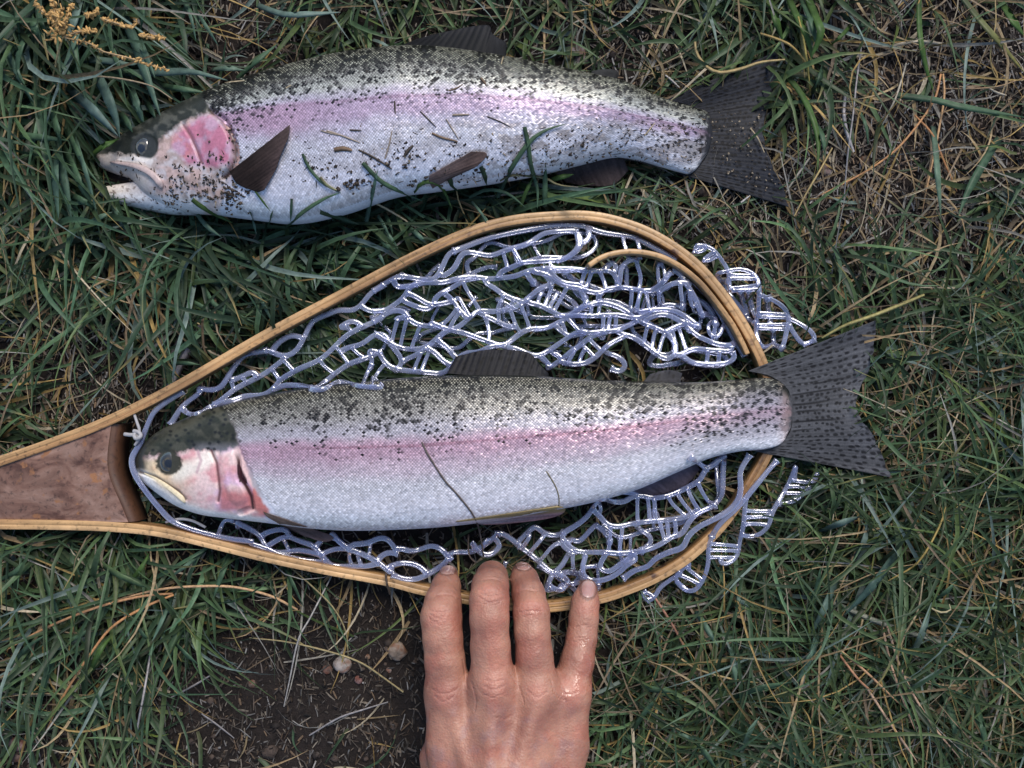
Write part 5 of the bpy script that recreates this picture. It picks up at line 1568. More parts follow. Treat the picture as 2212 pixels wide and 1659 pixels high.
def blades(n_try, kind, seed, segs=7):
    r_ = np.random.default_rng(seed)
    x, y = r_.uniform(-560, 2780, n_try), r_.uniform(-640, 2140, n_try)
    # clumps: some roots gather round tuft centres
    k = r_.random(n_try) < (0.55 if kind == 'green' else 0.15)
    tx, ty = r_.uniform(-560, 2780, 1150), r_.uniform(-640, 2140, 1150)
    ci = r_.integers(0, 1150, n_try)
    x = np.where(k, tx[ci] + r_.normal(0, 16, n_try), x)
    y = np.where(k, ty[ci] + r_.normal(0, 16, n_try), y)
    f = field(x, y)
    if kind == 'broad':
        w_ = np.maximum.reduce([1 - sm(0.7, 1.2, np.hypot((x - 650) / 420, (y - 590) / 190)), 0.8 * (1 - sm(0.7, 1.2, np.hypot((x - 150) / 260, (y - 260) / 330))),
                                0.35 * (1 - sm(0.7, 1.2, np.hypot((x - 1950) / 340, (y - 1330) / 420))), 0.6 * (1 - sm(0.7, 1.2, np.hypot((x - 180) / 300, (y - 1290) / 150))), 0.5 * (1 - sm(0.7, 1.2, np.hypot((x - 1720) / 120, (y - 90) / 130)))])
    dens = {'green': f[:, 0], 'straw': f[:, 1], 'broad': w_ if kind == 'broad' else 0}[kind]
    bare = in_poly(x, y, [(440, 1330), (620, 1270), (930, 1300), (930, 1700), (420, 1700), (350, 1590)])
    dens = np.where(bare, dens * 0.35, dens)
    keep = (r_.random(n_try) < dens / 1.25) & ~lookup(solid, x, y)
    x, y, f, ci, k = x[keep], y[keep], f[keep], ci[keep], k[keep]
    n = len(x)
    hd = np.radians(f[:, 3] + r_.normal(0, 1, n) * f[:, 4] + np.where(k, (ci * 37 % 61) - 30, 0))
    flip = r_.random(n) < 0.18
    hd = np.where(flip, hd + np.pi * r_.uniform(0.6, 1.4, n), hd)
    L = f[:, 5] / 1000 * r_.uniform(0.6, 2.0, n)
    wd = f[:, 6] / 1000 * r_.uniform(0.8, 2.1, n)
    if kind == 'green':
        e0, e1_ = r_.uniform(0.25, 1.15, n), r_.uniform(-0.7, 0.25, n)
        curv = r_.normal(0, 0.75, n)
    elif kind == 'broad':
        L = r_.uniform(0.045, 0.105, n)
        wd = r_.uniform(0.0020, 0.0034, n) * np.where(x > 1400, 0.75, 1.0)
        e0, e1_ = r_.uniform(0.35, 0.85, n), r_.uniform(-0.6, -0.1, n)
        curv = r_.normal(0, 0.45, n)
    else:
        L *= r_.uniform(0.5, 1.3, n)
        wd *= r_.uniform(0.35, 0.85, n)
        e0, e1_ = r_.uniform(0.15, 0.95, n), r_.uniform(-0.8, 0.1, n)
        curv = r_.normal(0, 0.9, n)
    root = P(x, y, 0.0)
    s = np.linspace(0, 1, segs + 1)
    el = e0[:, None] + (e1_ - e0)[:, None] * s[None]
    az = hd[:, None] + curv[:, None] * s[None] ** 1.3
    dl = (L / segs)[:, None]
    dx, dy, dz = np.cos(el) * np.cos(az) * dl, np.cos(el) * np.sin(az) * dl, np.sin(el) * dl
    pos = np.zeros((n, segs + 1, 3))
    pos[:, 0] = root
    pos[:, 0, 2] = ground_z(root[:, 0], root[:, 1])
    for j in range(segs):
        pos[:, j + 1, 0] = pos[:, j, 0] + dx[:, j]
        pos[:, j + 1, 1] = pos[:, j, 1] + dy[:, j]
        pos[:, j + 1, 2] = pos[:, j, 2] + dz[:, j]
    ppx, ppy = to_px(pos)
    cp = lookup(cap, ppx, ppy) / 1000
    jit = r_.uniform(0.45, 1.0, (n, 1))
    zz = np.minimum(np.maximum(pos[..., 2], 0.0012 * jit), cp * jit + 0.0005)
    zz[:, 1:-1] = np.minimum(zz[:, 1:-1], 0.5 * zz[:, 1:-1] + 0.25 * (zz[:, :-2] + zz[:, 2:]))
    pos[..., 2] = zz
    # leaves a little longer than the way to a low fish edge just slip under it
    roll = r_.normal(0, 0.5, n)
    side = np.stack([-np.sin(az), np.cos(az), 0 * az], -1) * np.cos(roll)[:, None, None]
    side[..., 2] = np.sin(roll)[:, None]
    prof = np.where(s < 0.12, 0.75 + s * 2, 1.0) * np.clip(1 - s ** 2.2, 0.04, 1)
    hw = 0.5 * wd[:, None] * prof[None]
    Lf, Rt = pos + side * hw[..., None], pos - side * hw[..., None]
    Md = pos.copy()
    Md[..., 2] -= hw * 0.45
    for A in (Lf, Rt):
        A[..., 2] = np.minimum(A[..., 2], cp * jit + 0.0012)
    v = np.stack([Lf, Md, Rt], 2).reshape(-1, 3)
    b0 = (np.arange(n)[:, None, None] * (segs + 1) + np.arange(segs)[None, :, None]) * 3
    q1 = np.concatenate([b0, b0 + 1, b0 + 4, b0 + 3], -1).reshape(-1, 4)
    q2 = np.concatenate([b0 + 1, b0 + 2, b0 + 5, b0 + 4], -1).reshape(-1, 4)
    fc = np.vstack([q1, q2])
    if kind != 'straw':
        yel = np.clip(f[:, 7] + r_.normal(0, 0.22, n), 0, 1)
        c = mix(np.zeros((n, 3)) + np.array((0.042, 0.084, 0.045)), (0.066, 0.090, 0.022), yel)
        c *= (r_.gamma(4.5, 0.22, n) if kind == 'green' else r_.uniform(0.7, 1.7, n))[:, None]
        pale = r_.random(n) < 0.06
        c = np.where(pale[:, None], np.array((0.16, 0.22, 0.19)) * r_.uniform(0.7, 1.1, n)[:, None], c)
        tipc = np.where((r_.random(n) < 0.16)[:, None], np.array((0.30, 0.22, 0.08)), c * 1.1)
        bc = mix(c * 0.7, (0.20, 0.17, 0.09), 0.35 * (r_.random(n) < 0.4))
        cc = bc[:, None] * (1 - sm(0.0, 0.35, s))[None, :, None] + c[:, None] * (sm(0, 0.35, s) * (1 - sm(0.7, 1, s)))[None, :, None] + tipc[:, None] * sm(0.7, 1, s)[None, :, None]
    else:
        pal = np.array([(0.36, 0.27, 0.15), (0.30, 0.21, 0.11), (0.40, 0.34, 0.24), (0.22, 0.16, 0.10), (0.32, 0.30, 0.26), (0.34, 0.23, 0.08)])
        c = pal[r_.integers(0, len(pal), n)] * r_.uniform(0.5, 1.15, n)[:, None]
        cc = c[:, None] * (0.8 + 0.3 * s)[None, :, None]
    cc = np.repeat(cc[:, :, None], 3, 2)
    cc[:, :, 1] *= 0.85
    return v, fc, cc.reshape(-1, 3)


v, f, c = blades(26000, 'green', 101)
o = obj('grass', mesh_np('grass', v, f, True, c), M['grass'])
o['kind'] = 'stuff'
o['label'] = 'dense blue green and dark green grass blades'
v, f, c = blades(6500, 'broad', 105)
o = obj('broad_grass', mesh_np('broad_grass', v, f, True, c), M['grass'])
o['kind'] = 'stuff'
o['label'] = 'longer and broader green grass blades among the fine turf'
v, f, c = blades(24500, 'straw', 102)
o = obj('dry_grass', mesh_np('dry_grass', v, f, True, c), M['dry'])
o['kind'] = 'stuff'
o['label'] = 'thin dry straw-coloured grass stems among the green'


# short dry clippings and crumbs on the soil
def litter(n_try, seed):
    r_ = np.random.default_rng(seed)
    x, y = r_.uniform(-480, 2700, n_try), r_.uniform(-520, 2060, n_try)
    f = field(x, y)
    keep = (r_.random(n_try) < np.clip(f[:, 2] / 1.2, 0.06, 1)) & ~lookup(solid, x, y)
    x, y, f = x[keep], y[keep], f[keep]
    n = len(x)
    L = r_.gamma(1.7, 0.0017, n) + 0.0010
    w = r_.uniform(0.00016, 0.00050, n) * (1 + 0.5 * (r_.random(n) < 0.15))
    az = r_.uniform(0, np.pi, n)
    az = np.where(r_.random(n) < 0.45, np.pi / 2 + r_.normal(0, 0.4, n), az)
    tl = r_.normal(0, 0.16, n)
    p = P(x, y, 0.0)
    z0 = ground_z(p[:, 0], p[:, 1]) + r_.uniform(0.0004, 0.0030, n)
    z0 = np.minimum(z0, lookup(cap, x, y) / 1000 * 0.7)
    d = np.stack([np.cos(az) * np.cos(tl), np.sin(az) * np.cos(tl), np.sin(tl)], -1)
    sd_ = np.stack([-np.sin(az), np.cos(az), 0 * az], -1)
    bend = r_.normal(0, 0.12, n)
    rows = []
    for t in (-0.5, 0.0, 0.5):
        cpt = p + d * (L * t)[:, None] + sd_ * (bend * L * (0.25 - t * t))[:, None]
        cpt[:, 2] = z0 + d[:, 2] * L * t
        ww = w * (1.0 if t == 0 else 0.7)
        rows += [cpt + sd_ * ww[:, None], cpt + np.array([0, 0, 1.0]) * (w * 0.5)[:, None], cpt - sd_ * ww[:, None]]
    v = np.stack(rows, 1).reshape(-1, 3)
    b0 = np.arange(n)[:, None] * 9
    fc = np.vstack([b0 + np.array([0, 1, 4, 3]), b0 + np.array([1, 2, 5, 4]), b0 + np.array([3, 4, 7, 6]), b0 + np.array([4, 5, 8, 7])])
    pal = np.array([(0.26, 0.22, 0.175), (0.17, 0.135, 0.105), (0.09, 0.07, 0.056), (0.05, 0.038, 0.032), (0.30, 0.285, 0.27), (0.20, 0.135, 0.085), (0.13, 0.11, 0.095), (0.06, 0.05, 0.042)])
    c = pal[r_.integers(0, len(pal), n)] * r_.uniform(0.5, 1.1, n)[:, None]
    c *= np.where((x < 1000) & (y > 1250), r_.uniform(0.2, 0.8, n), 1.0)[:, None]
    return v, fc, np.repeat(c, 9, 0)


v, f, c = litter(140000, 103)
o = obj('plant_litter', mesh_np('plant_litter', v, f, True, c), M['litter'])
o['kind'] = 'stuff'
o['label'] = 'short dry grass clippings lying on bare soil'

ICO = np.array([(0, 0, 1), (.894, 0, .447), (.276, .851, .447), (-.724, .526, .447), (-.724, -.526, .447), (.276, -.851, .447), (.724, .526, -.447), (-.276, .851, -.447), (-.894, 0, -.447), (-.276, -.851, -.447), (.724, -.526, -.447), (0, 0, -1)])
ICF = np.array([(0, 1, 2), (0, 2, 3), (0, 3, 4), (0, 4, 5), (0, 5, 1), (1, 6, 2), (2, 7, 3), (3, 8, 4), (4, 9, 5), (5, 10, 1), (2, 6, 7), (3, 7, 8), (4, 8, 9), (5, 9, 10), (1, 10, 6), (6, 11, 7), (7, 11, 8), (8, 11, 9), (9, 11, 10), (10, 11, 6)])


def lumps(p, size, flat, r_, elong=1.0):
    n = len(p)
    v = ICO[None] * r_.uniform(0.6, 1.35, (n, 12, 1))
    s3 = np.stack([size * elong * r_.uniform(0.7, 1.3, n), size * r_.uniform(0.7, 1.3, n), size * flat], -1)
    v = v * s3[:, None]
    a = r_.uniform(0, 6.28, n)
    ca, sa = np.cos(a)[:, None], np.sin(a)[:, None]
    v = np.stack([v[..., 0] * ca - v[..., 1] * sa, v[..., 0] * sa + v[..., 1] * ca, v[..., 2]], -1) + p[:, None]
    return v.reshape(-1, 3), (np.arange(n)[:, None, None] * 12 + ICF[None]).reshape(-1, 3)


r_ = np.random.default_rng(104)
x, y = r_.uniform(-150, 2360, 9000), r_.uniform(-150, 1810, 9000)
ff = field(x, y)
kp = (ff[:, 0] < 0.45) & (r_.random(9000) < 0.75)
x, y = x[kp], y[kp]
p = P(x, y, 0.0)
p[:, 2] = ground_z(p[:, 0], p[:, 1]) + 0.0003
v, f = lumps(p, r_.gamma(1.6, 0.00062, len(x)) + 0.0003, 0.6, r_)
c = np.repeat(np.array([(0.022, 0.017, 0.015), (0.034, 0.026, 0.022), (0.014, 0.011, 0.010), (0.06, 0.044, 0.036)])[r_.integers(0, 4, len(x))], 12, 0)
o = obj('soil_crumbs', mesh_np('soil_crumbs', v, f, False, c), M['stone'])
o['kind'] = 'stuff'
o['label'] = 'small dark crumbs of soil'


# ------------------------------------------------------------------ leaves, straws and needles one can tell apart
def leaf_mesh(name, pts, w_px, z, col, fold=0.35, tipw=0.06, basew=0.92, col2=None, seg=None, bvh=None, lift=0.0008):
    pts = np.asarray(pts, float)
    ln = np.linalg.norm(np.diff(pts, axis=0), axis=1).sum()
    m_ = seg or int(np.clip(ln / 14, 6, 26))
    c = catmull(pts, m_) if len(pts) > 2 else resample(pts, m_)
    s = np.linspace(0, 1, m_)
    zz = np.interp(s, np.linspace(0, 1, len(z)), z) / 1000.0
    if bvh is not None:
        for i in range(m_):
            h, _ = on_surface(bvh, c[i, 0], c[i, 1])
            if h is not None:
                zz[i] = max(zz[i], h.z + lift)
    p3 = P(c[:, 0], c[:, 1], zz)
    t = np.gradient(p3, axis=0)
    t[:, 2] = 0
    t /= np.linalg.norm(t, axis=1, keepdims=True) + 1e-12
    sd_ = np.stack([-t[:, 1], t[:, 0], 0 * s], -1)
    prof = (basew + (1 - basew) * sm(0, 0.2, s)) * (tipw + (1 - tipw) * np.clip((1 - s) / 0.42, 0, 1) ** 0.8)
    hw = 0.5 * w_px * K * (CAM_H - zz) / CAM_H * prof
    Lf, Rt, Md, Bt = p3 + sd_ * hw[:, None], p3 - sd_ * hw[:, None], p3.copy(), p3.copy()
    Md[:, 2] -= hw * fold
    Lf[:, 2] += hw * 0.15
    Bt[:, 2] = Md[:, 2] - 0.00025
    v = np.stack([Lf, Md, Rt, Bt], 1).reshape(-1, 3)
    f = grid_faces(m_, 4, True)
    c0 = np.array(col)
    cc = mix(np.zeros((m_, 3)) + c0, col2 if col2 is not None else c0 * 1.1, s)
    cc = cc * (0.85 + 0.3 * vnoise(s * 9 + pts[0, 0], s * 0 + pts[0, 1], 3))[:, None]
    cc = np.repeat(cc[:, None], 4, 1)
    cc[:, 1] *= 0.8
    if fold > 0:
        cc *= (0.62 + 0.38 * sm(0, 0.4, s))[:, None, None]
    return mesh_np(name, v, f, True, cc.reshape(-1, 3))


BLUE, MIDG, DEEP, BRIGHT = (0.100, 0.175, 0.122), (0.064, 0.122, 0.068), (0.030, 0.064, 0.034), (0.062, 0.122, 0.030)
LF = np.random.default_rng(44)


def tuft(label, at, leaves, cf, sc_px, cat='grass tuft', zs=(8, 26, 18), mat='grass'):
    t = thing('grass_tuft', label, cat, P(at[0], at[1], 0.0))
    for L_ in leaves:
        pts, w, col = L_[0], L_[1], L_[2]
        z = L_[3] if len(L_) > 3 else [zs[0] + LF.uniform(-3, 3), zs[1] + LF.uniform(-6, 6), zs[2] + LF.uniform(-6, 8)]
        c2_ = L_[4] if len(L_) > 4 else None
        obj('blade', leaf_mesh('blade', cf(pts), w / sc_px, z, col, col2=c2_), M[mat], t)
    return t


tuft('tuft of broad blue-green grass blades above and left of the upper trout\'s head', (150, 150), [
    ([(640, -60), (560, 200), (500, 330)], 74, (0.16, 0.235, 0.20)), ([(870, -40), (960, 120), (1050, 330), (1130, 560), (1190, 740), (1250, 910)], 78, BLUE),
    ([(1030, 200), (1120, 400), (1205, 605)], 52, BLUE), ([(1100, -30), (1105, 130), (1092, 250)], 48, MIDG),
    ([(640, 520), (760, 600), (840, 760), (900, 920), (930, 1070)], 80, (0.105, 0.17, 0.135)), ([(490, 630), (620, 760), (740, 870), (920, 1060)], 72, (0.105, 0.165, 0.145)),
    ([(1000, 640), (1060, 800), (1125, 985)], 62, BLUE), ([(580, 465), (800, 470), (1000, 500), (1090, 492)], 50, (0.10, 0.16, 0.13)),
    ([(780, 530), (1000, 570), (1300, 560), (1500, 560), (1770, 625)], 58, (0.10, 0.16, 0.13)), ([(1210, 655), (1400, 690), (1610, 722)], 45, MIDG),
    ([(-20, 1050), (200, 1058), (530, 1092)], 55, MIDG), ([(0, 290), (70, 420), (130, 560), (200, 700), (270, 810)], 46, BLUE),
    ([(410, 140), (260, 220), (160, 370), (140, 560), (210, 690)], 50, MIDG), ([(150, -40), (250, 180), (330, 320), (420, 460)], 72, MIDG), ([(90, -30), (140, 180), (150, 340)], 42, MIDG),
    ([(240, -30), (330, 200), (400, 390)], 42, DEEP), ([(690, -30), (620, 200), (540, 420), (470, 570)], 52, BLUE), ([(740, 10), (800, 200), (870, 350), (930, 540), (985, 830)], 30, MIDG),
    ([(1400, -30), (1480, 120), (1525, 320)], 26, BLUE), ([(1500, 50), (1600, 200), (1700, 360)], 30, BLUE), ([(700, 1220), (800, 1140), (930, 1075)], 46, BRIGHT),
    ([(380, 770), (420, 920), (460, 1060), (480, 1210)], 55, MIDG), ([(460, 1040), (435, 1200), (430, 1400), (455, 1700)], 62, BLUE), ([(425, 1080), (480, 1300), (520, 1500), (555, 1700)], 66, BLUE),
    ([(470, 1090), (560, 1280), (650, 1480), (770, 1690)], 56, MIDG), ([(480, 890), (560, 1090), (660, 1290), (770, 1430)], 42, MIDG), ([(560, 1000), (640, 1250), (700, 1450), (745, 1640)], 36, BLUE),
    ([(1640, 545), (1750, 530), (1910, 548)], 42, (0.13, 0.20, 0.15)), ([(1840, 615), (1990, 480), (2160, 340)], 42, MIDG), ([(2000, 40), (2200, 110), (2400, 110), (2650, 95)], 46, (0.125, 0.19, 0.165)),
    ([(1290, 270), (1370, 340), (1470, 430)], 34, MIDG), ([(930, 870), (990, 950), (1030, 1030)], 50, MIDG), ([(1130, 780), (1180, 860), (1210, 920)], 44, DEEP),
    ([(440, 330), (330, 500), (280, 650), (270, 800), (295, 960)], 26, (0.16, 0.19, 0.10)), ([(520, 1500), (640, 1560), (760, 1640)], 50, MIDG)], cTL, 3.6, zs=(10, 34, 26))
tuft('long green grass blades hanging in from the top right corner over bare soil', (2000, 60), [
    ([(1175, -40), (1180, 250), (1230, 530), (1300, 745)], 42, BRIGHT), ([(1500, -30), (1650, 160), (1800, 330), (1995, 565)], 46, (0.10, 0.14, 0.06), None or [16, 22, 10], (0.22, 0.20, 0.06)),
    ([(960, 735), (1300, 780), (1500, 830), (2010, 915)], 50, MIDG), ([(1285, 980), (1310, 1250), (1345, 1690)], 46, (0.12, 0.19, 0.13)), ([(1800, 0), (1900, 150), (2000, 290)], 60, BRIGHT),
    ([(690, 830), (760, 970), (780, 1130)], 26, MIDG), ([(560, 100), (680, 180), (830, 215)], 40, DEEP), ([(1800, 1070), (1700, 1230), (1560, 1480), (1480, 1680)], 60, MIDG)], cTR, 3.6, zs=(8, 22, 12))
tuft('green grass tuft standing between the upper trout\'s tail and the top edge', (1720, 110), [
    ([(300, -40), (370, 130), (410, 260), (330, 460)], 62, BRIGHT), ([(150, -40), (220, 120), (310, 300), (340, 480)], 52, BRIGHT), ([(0, -30), (60, 150), (120, 330)], 60, BRIGHT),
    ([(250, -20), (330, 150), (390, 400)], 45, MIDG), ([(120, 560), (250, 720), (340, 900), (390, 1100), (385, 1330)], 46, BRIGHT), ([(330, 900), (420, 1050), (445, 1230)], 40, MIDG), ([(330, 730), (400, 620), (420, 500)], 46, DEEP),
    ([(100, 570), (260, 580), (420, 590)], 42, MIDG, [10, 18, 12], (0.2, 0.14, 0.05)), ([(650, 190), (560, 290), (470, 360)], 30, BRIGHT)], cTR, 3.6, zs=(8, 30, 20))
tuft('spread of dark green grass blades between the lower trout\'s tail and the bottom right corner', (1900, 1350), [
    ([(1540, 230), (1400, 420), (1245, 585)], 42, (0.07, 0.125, 0.10)), ([(1215, 365), (1130, 560), (1055, 710)], 36, (0.10, 0.16, 0.13)), ([(1100, 620), (1080, 760), (975, 985)], 34, BLUE),
    ([(1590, 835), (1660, 690), (1715, 515)], 40, (0.12, 0.18, 0.15)), ([(628, 740), (650, 850), (662, 965)], 34, BLUE), ([(447, 565), (500, 650), (565, 755)], 30, BLUE), ([(645, 455), (690, 510), (730, 540)], 28, (0.13, 0.19, 0.15)),
    ([(115, 930), (200, 980), (330, 1000)], 34, MIDG), ([(640, 1030), (780, 980), (965, 945)], 34, MIDG), ([(1520, 1020), (1640, 960), (1765, 870)], 32, (0.11, 0.16, 0.13)), ([(1290, 290), (1350, 190), (1370, 80)], 32, (0.14, 0.20, 0.17)),
    ([(1115, 135), (1220, 90), (1340, 50)], 36, (0.12, 0.18, 0.15)), ([(1700, 520), (1780, 470), (1850, 400)], 30, MIDG), ([(1780, 1010), (1830, 1150), (1890, 1408)], 40, MIDG), ([(1940, 1000), (1990, 1200), (2020, 1380)], 34, MIDG),
    ([(400, 1230), (480, 1310), (560, 1420)], 34, MIDG), ([(690, 1320), (740, 1200), (790, 1130)], 30, BLUE), ([(1060, 560), (1100, 430), (1115, 330)], 36, MIDG), ([(330, 1170), (380, 1240), (470, 1250)], 28, BLUE), ([(90, 1230), (160, 1120), (260, 1000)], 28, MIDG)], cBR, 2.494, zs=(14, 30, 24))
tuft('green grass tuft below the wooden handle at left', (330, 1290), [
    ([(490, 0), (620, 90), (760, 160), (860, 190)], 34, (0.10, 0.16, 0.07)), ([(1290, -40), (1230, 100), (1180, 240)], 30, MIDG), ([(1130, -20), (1030, 60), (920, 140)], 22, BLUE), ([(220, 90), (280, 230), (350, 390)], 34, MIDG), ([(870, 450), (830, 560), (850, 480)], 20, MIDG),
    ([(945, 250), (880, 400), (840, 480)], 24, BLUE), ([(730, 350), (790, 440), (850, 500)], 22, MIDG), ([(480, 680), (560, 520), (640, 430)], 30, BRIGHT), ([(300, 520), (420, 460), (560, 380)], 24, MIDG), ([(500, 690), (560, 830), (600, 900)], 22, MIDG),
    ([(0, 140), (90, 90), (170, 0)], 26, MIDG), ([(700, 180), (790, 60), (830, -20)], 26, BRIGHT), ([(40, 650), (140, 520), (260, 440)], 24, MIDG), ([(960, 480), (1040, 560), (1110, 620)], 22, MIDG), ([(1560, 40), (1620, 160), (1680, 290)], 20, MIDG)], cBL, 2.56, zs=(8, 22, 16))

cov = lambda pts: pts
# blades of grass standing in front of the upper trout's belly
t = thing('grass_tuft', 'thin green grass blades leaning across the belly of the upper trout', 'grass tuft', P(900, 440, 0.0))
for cf, pts, w, col in (
        (c2, [(0, 1210), (60, 1280), (150, 1320)], 22, (0.26, 0.24, 0.13)), (c2, [(330, 1100), (480, 1250), (640, 1330), (800, 1400)], 34, MIDG), (c2, [(360, 1560), (400, 1370), (450, 1150)], 34, BLUE),
        (c2, [(730, 1330), (790, 1260), (880, 1250), (960, 1310), (1030, 1470)], 30, BRIGHT), (c2, [(990, 1150), (1020, 1260), (1080, 1330)], 40, DEEP), (c2, [(1590, 820), (1620, 960), (1640, 1120), (1690, 1300), (1690, 1460)], 34, MIDG),
        (c2, [(1380, 1370), (1480, 1160), (1620, 950), (1750, 850), (1920, 795)], 36, MIDG), (c2, [(1750, 1440), (1750, 1300), (1755, 1110)], 40, MIDG), (c2, [(1160, 1370), (1300, 1310), (1460, 1340), (1600, 1450)], 26, MIDG),
        (c2, [(1180, 1400), (1260, 1500), (1300, 1580)], 20, BLUE), (c2, [(1250, 1130), (1280, 1200), (1300, 1280)], 36, DEEP), (c2, [(1560, 1440), (1600, 1330), (1640, 1250), (1680, 1180)], 28, BRIGHT), (c2, [(0, 1480), (130, 1520), (300, 1580)], 44, DEEP),
        (c2, [(450, 1510), (500, 1590), (540, 1680)], 24, BLUE), (c2, [(1780, 1240), (1880, 1210), (1975, 1190)], 40, BRIGHT), (c2, [(1400, 1240), (1480, 1200), (1600, 1200), (1750, 1220), (1850, 1270), (1990, 1290)], 20, (0.22, 0.20, 0.10)),
        (c1, [(830, 1385), (900, 1440), (1010, 1500), (1150, 1570)], 36, BRIGHT), (c1, [(1690, 1030), (1740, 1140), (1850, 1260), (1990, 1340)], 24, MIDG), (c1, [(1320, 1320), (1380, 1400), (1440, 1480)], 16, BRIGHT), (c1, [(1605, 1380), (1600, 1480), (1595, 1560)], 22, MIDG),
        (c1, [(1560, 1600), (1700, 1480), (1860, 1380), (1990, 1330)], 30, MIDG), (c1, [(870, 1500), (950, 1600), (1060, 1680)], 34, BLUE), (c1, [(1280, 1480), (1310, 1570), (1330, 1659)], 22, BLUE), (c1, [(1420, 1600), (1440, 1530), (1460, 1470)], 20, MIDG), (c1, [(190, 1400), (260, 1520), (370, 1680)], 44, BLUE), (c1, [(0, 1250), (70, 1440), (110, 1650)], 30, MIDG), (c1, [(0, 1590), (120, 1520), (220, 1480)], 40, BLUE)):
    pp = cf(pts)
    inside_ = [bool(in_poly(np.array(a[0]), np.array(a[1]), out_A)) for a in pp]
    obj('blade', leaf_mesh('blade', pp, w / 3.6, [18, 24, 20], col, bvh=bvhA, lift=0.0016), M['grass'], t)
t = thing('grass_tuft', 'long dark green grass blades combed over between the two trout', 'grass tuft', P(700, 580, 0.0))
for cf, k_, pts, w, col in (
        (cA, 4.8, [(0, 160), (400, 150), (820, 150), (1240, 110)], 48, MIDG), (cA, 4.8, [(60, 300), (300, 400), (560, 570)], 46, MIDG), (cA, 4.8, [(240, 70), (330, 200), (460, 400), (620, 470), (900, 590)], 52, MIDG), (cA, 4.8, [(500, 0), (600, 140), (660, 230)], 48, BLUE),
        (cA, 4.8, [(740, 540), (690, 690), (640, 830)], 34, BLUE), (cA, 4.8, [(760, 200), (900, 260), (1100, 390), (1300, 430)], 44, MIDG), (cA, 4.8, [(870, 180), (930, 330), (1000, 460), (1060, 600)], 38, BLUE), (cA, 4.8, [(1180, 40), (1260, 180), (1340, 300)], 60, MIDG), (cA, 4.8, [(1590, 0), (1650, 130), (1720, 250)], 34, BLUE),
        (cA, 4.8, [(1370, 0), (1440, 120), (1480, 250)], 50, MIDG), (cA, 4.8, [(90, 90), (90, 330), (120, 850)], 34, MIDG), (cA, 4.8, [(0, 610), (300, 580), (560, 570), (760, 540), (1000, 520)], 44, DEEP), (cA, 4.8, [(990, 0), (1040, 110), (1100, 200)], 34, BLUE),
        (cA, 4.8, [(0, 1005), (160, 1000), (310, 1020)], 40, MIDG), (cA, 4.8, [(1580, 60), (1530, 160), (1490, 250)], 34, BLUE), (cA, 4.8, [(900, 0), (850, 110)], 40, DEEP), (cA, 4.8, [(1800, -60), (2000, 0), (2212, 10)], 36, MIDG),
        (cB, 4.8, [(40, 40), (110, 170), (210, 300), (290, 470)], 40, BLUE), (cB, 4.8, [(200, 250), (210, 350), (260, 430)], 26, MIDG), (cB, 4.8, [(330, 120), (460, 220), (580, 350)], 46, BLUE), (cB, 4.8, [(0, 180), (160, 350), (260, 450)], 50, MIDG), (cB, 4.8, [(110, -20), (170, 110), (200, 220)], 40, MIDG),
        (cB, 4.8, [(480, 0), (640, 90), (860, 110)], 44, DEEP), (cB, 4.8, [(0, 330), (90, 480), (120, 560)], 34, BLUE), (cB, 4.8, [(1120, 0), (1170, 60), (1200, 110)], 26, BLUE), (cB, 4.8, [(-60, 60), (60, 110), (200, 240)], 40, DEEP)):
    obj('blade', leaf_mesh('blade', cf(pts), w / k_, [10 + LF.uniform(-2, 3), 20 + LF.uniform(-5, 8), 14 + LF.uniform(-4, 6)], col), M['grass'], t)

STRAW, TAN, PALE, ORANGE, GREY = (0.42, 0.31, 0.14), (0.36, 0.24, 0.14), (0.50, 0.44, 0.34), (0.40, 0.20, 0.085), (0.34, 0.31, 0.30)


def straw(label, pts, w_px, z, col, name='straw', cat='straw', bvh=None, group=None, col2=None, mat='dry', tipw=0.5):
    p0 = pts[len(pts) // 2]
    o = obj(name, leaf_mesh(name, pts, w_px, z, col, fold=-0.6, tipw=tipw, basew=0.8, bvh=bvh, col2=col2), M[mat])
    return tag(o, label, cat, group)


straw('curved tan straw looping round the top of the upper trout\'s tail fin', c3([(1090, 160), (1100, 240), (1140, 310), (1210, 375), (1300, 400), (1450, 370), (1600, 320), (1790, 298)]), 8, [22, 22, 18, 20], STRAW)
straw('pale white dry leaf strip standing out on the bare soil at right', cTR([(600, 745), (588, 880), (612, 1030), (665, 1185)]), 9, [6, 9, 6], (0.52, 0.48, 0.47), tipw=0.7)
straw('pale bent straw lying level near the top right corner', cTR([(940, 362), (1170, 322), (1400, 350), (1535, 362)]), 7, [6, 8, 5], PALE, tipw=0.9)
straw('long grey straw stem standing up beside the white dry leaf strip', cTR([(735, 300), (690, 620), (660, 900), (620, 1200), (590, 1560)]), 4.5, [4, 18, 22, 10], GREY)
straw('pale kinked straw between the white strip and the orange pine needles', cTR([(1075, 490), (1030, 650), (980, 790), (890, 970)]), 5, [6, 12, 6], PALE)
straw('yellow straw crossing the soil below the upper trout\'s tail', cTR([(500, 1150), (400, 1330), (300, 1500), (200, 1690)]), 5, [10, 18, 14], STRAW)
straw('yellow straw tip hanging down beside the tuft near the upper tail', cTR([(235, 130), (275, 300), (305, 500), (332, 740)]), 5, [26, 24, 10], (0.45, 0.36, 0.10))
straw('brownish yellow grass stem bending past the upper trout\'s tail tip', cTR([(-60, 260), (60, 300), (170, 350), (260, 440), (312, 520)]), 6, [22, 26, 16], (0.36, 0.25, 0.09))
straw('short pale straw lying right of the upper trout\'s tail', cTR([(325, 1225), (230, 1360), (140, 1495)]), 6, [6, 9, 6], PALE)
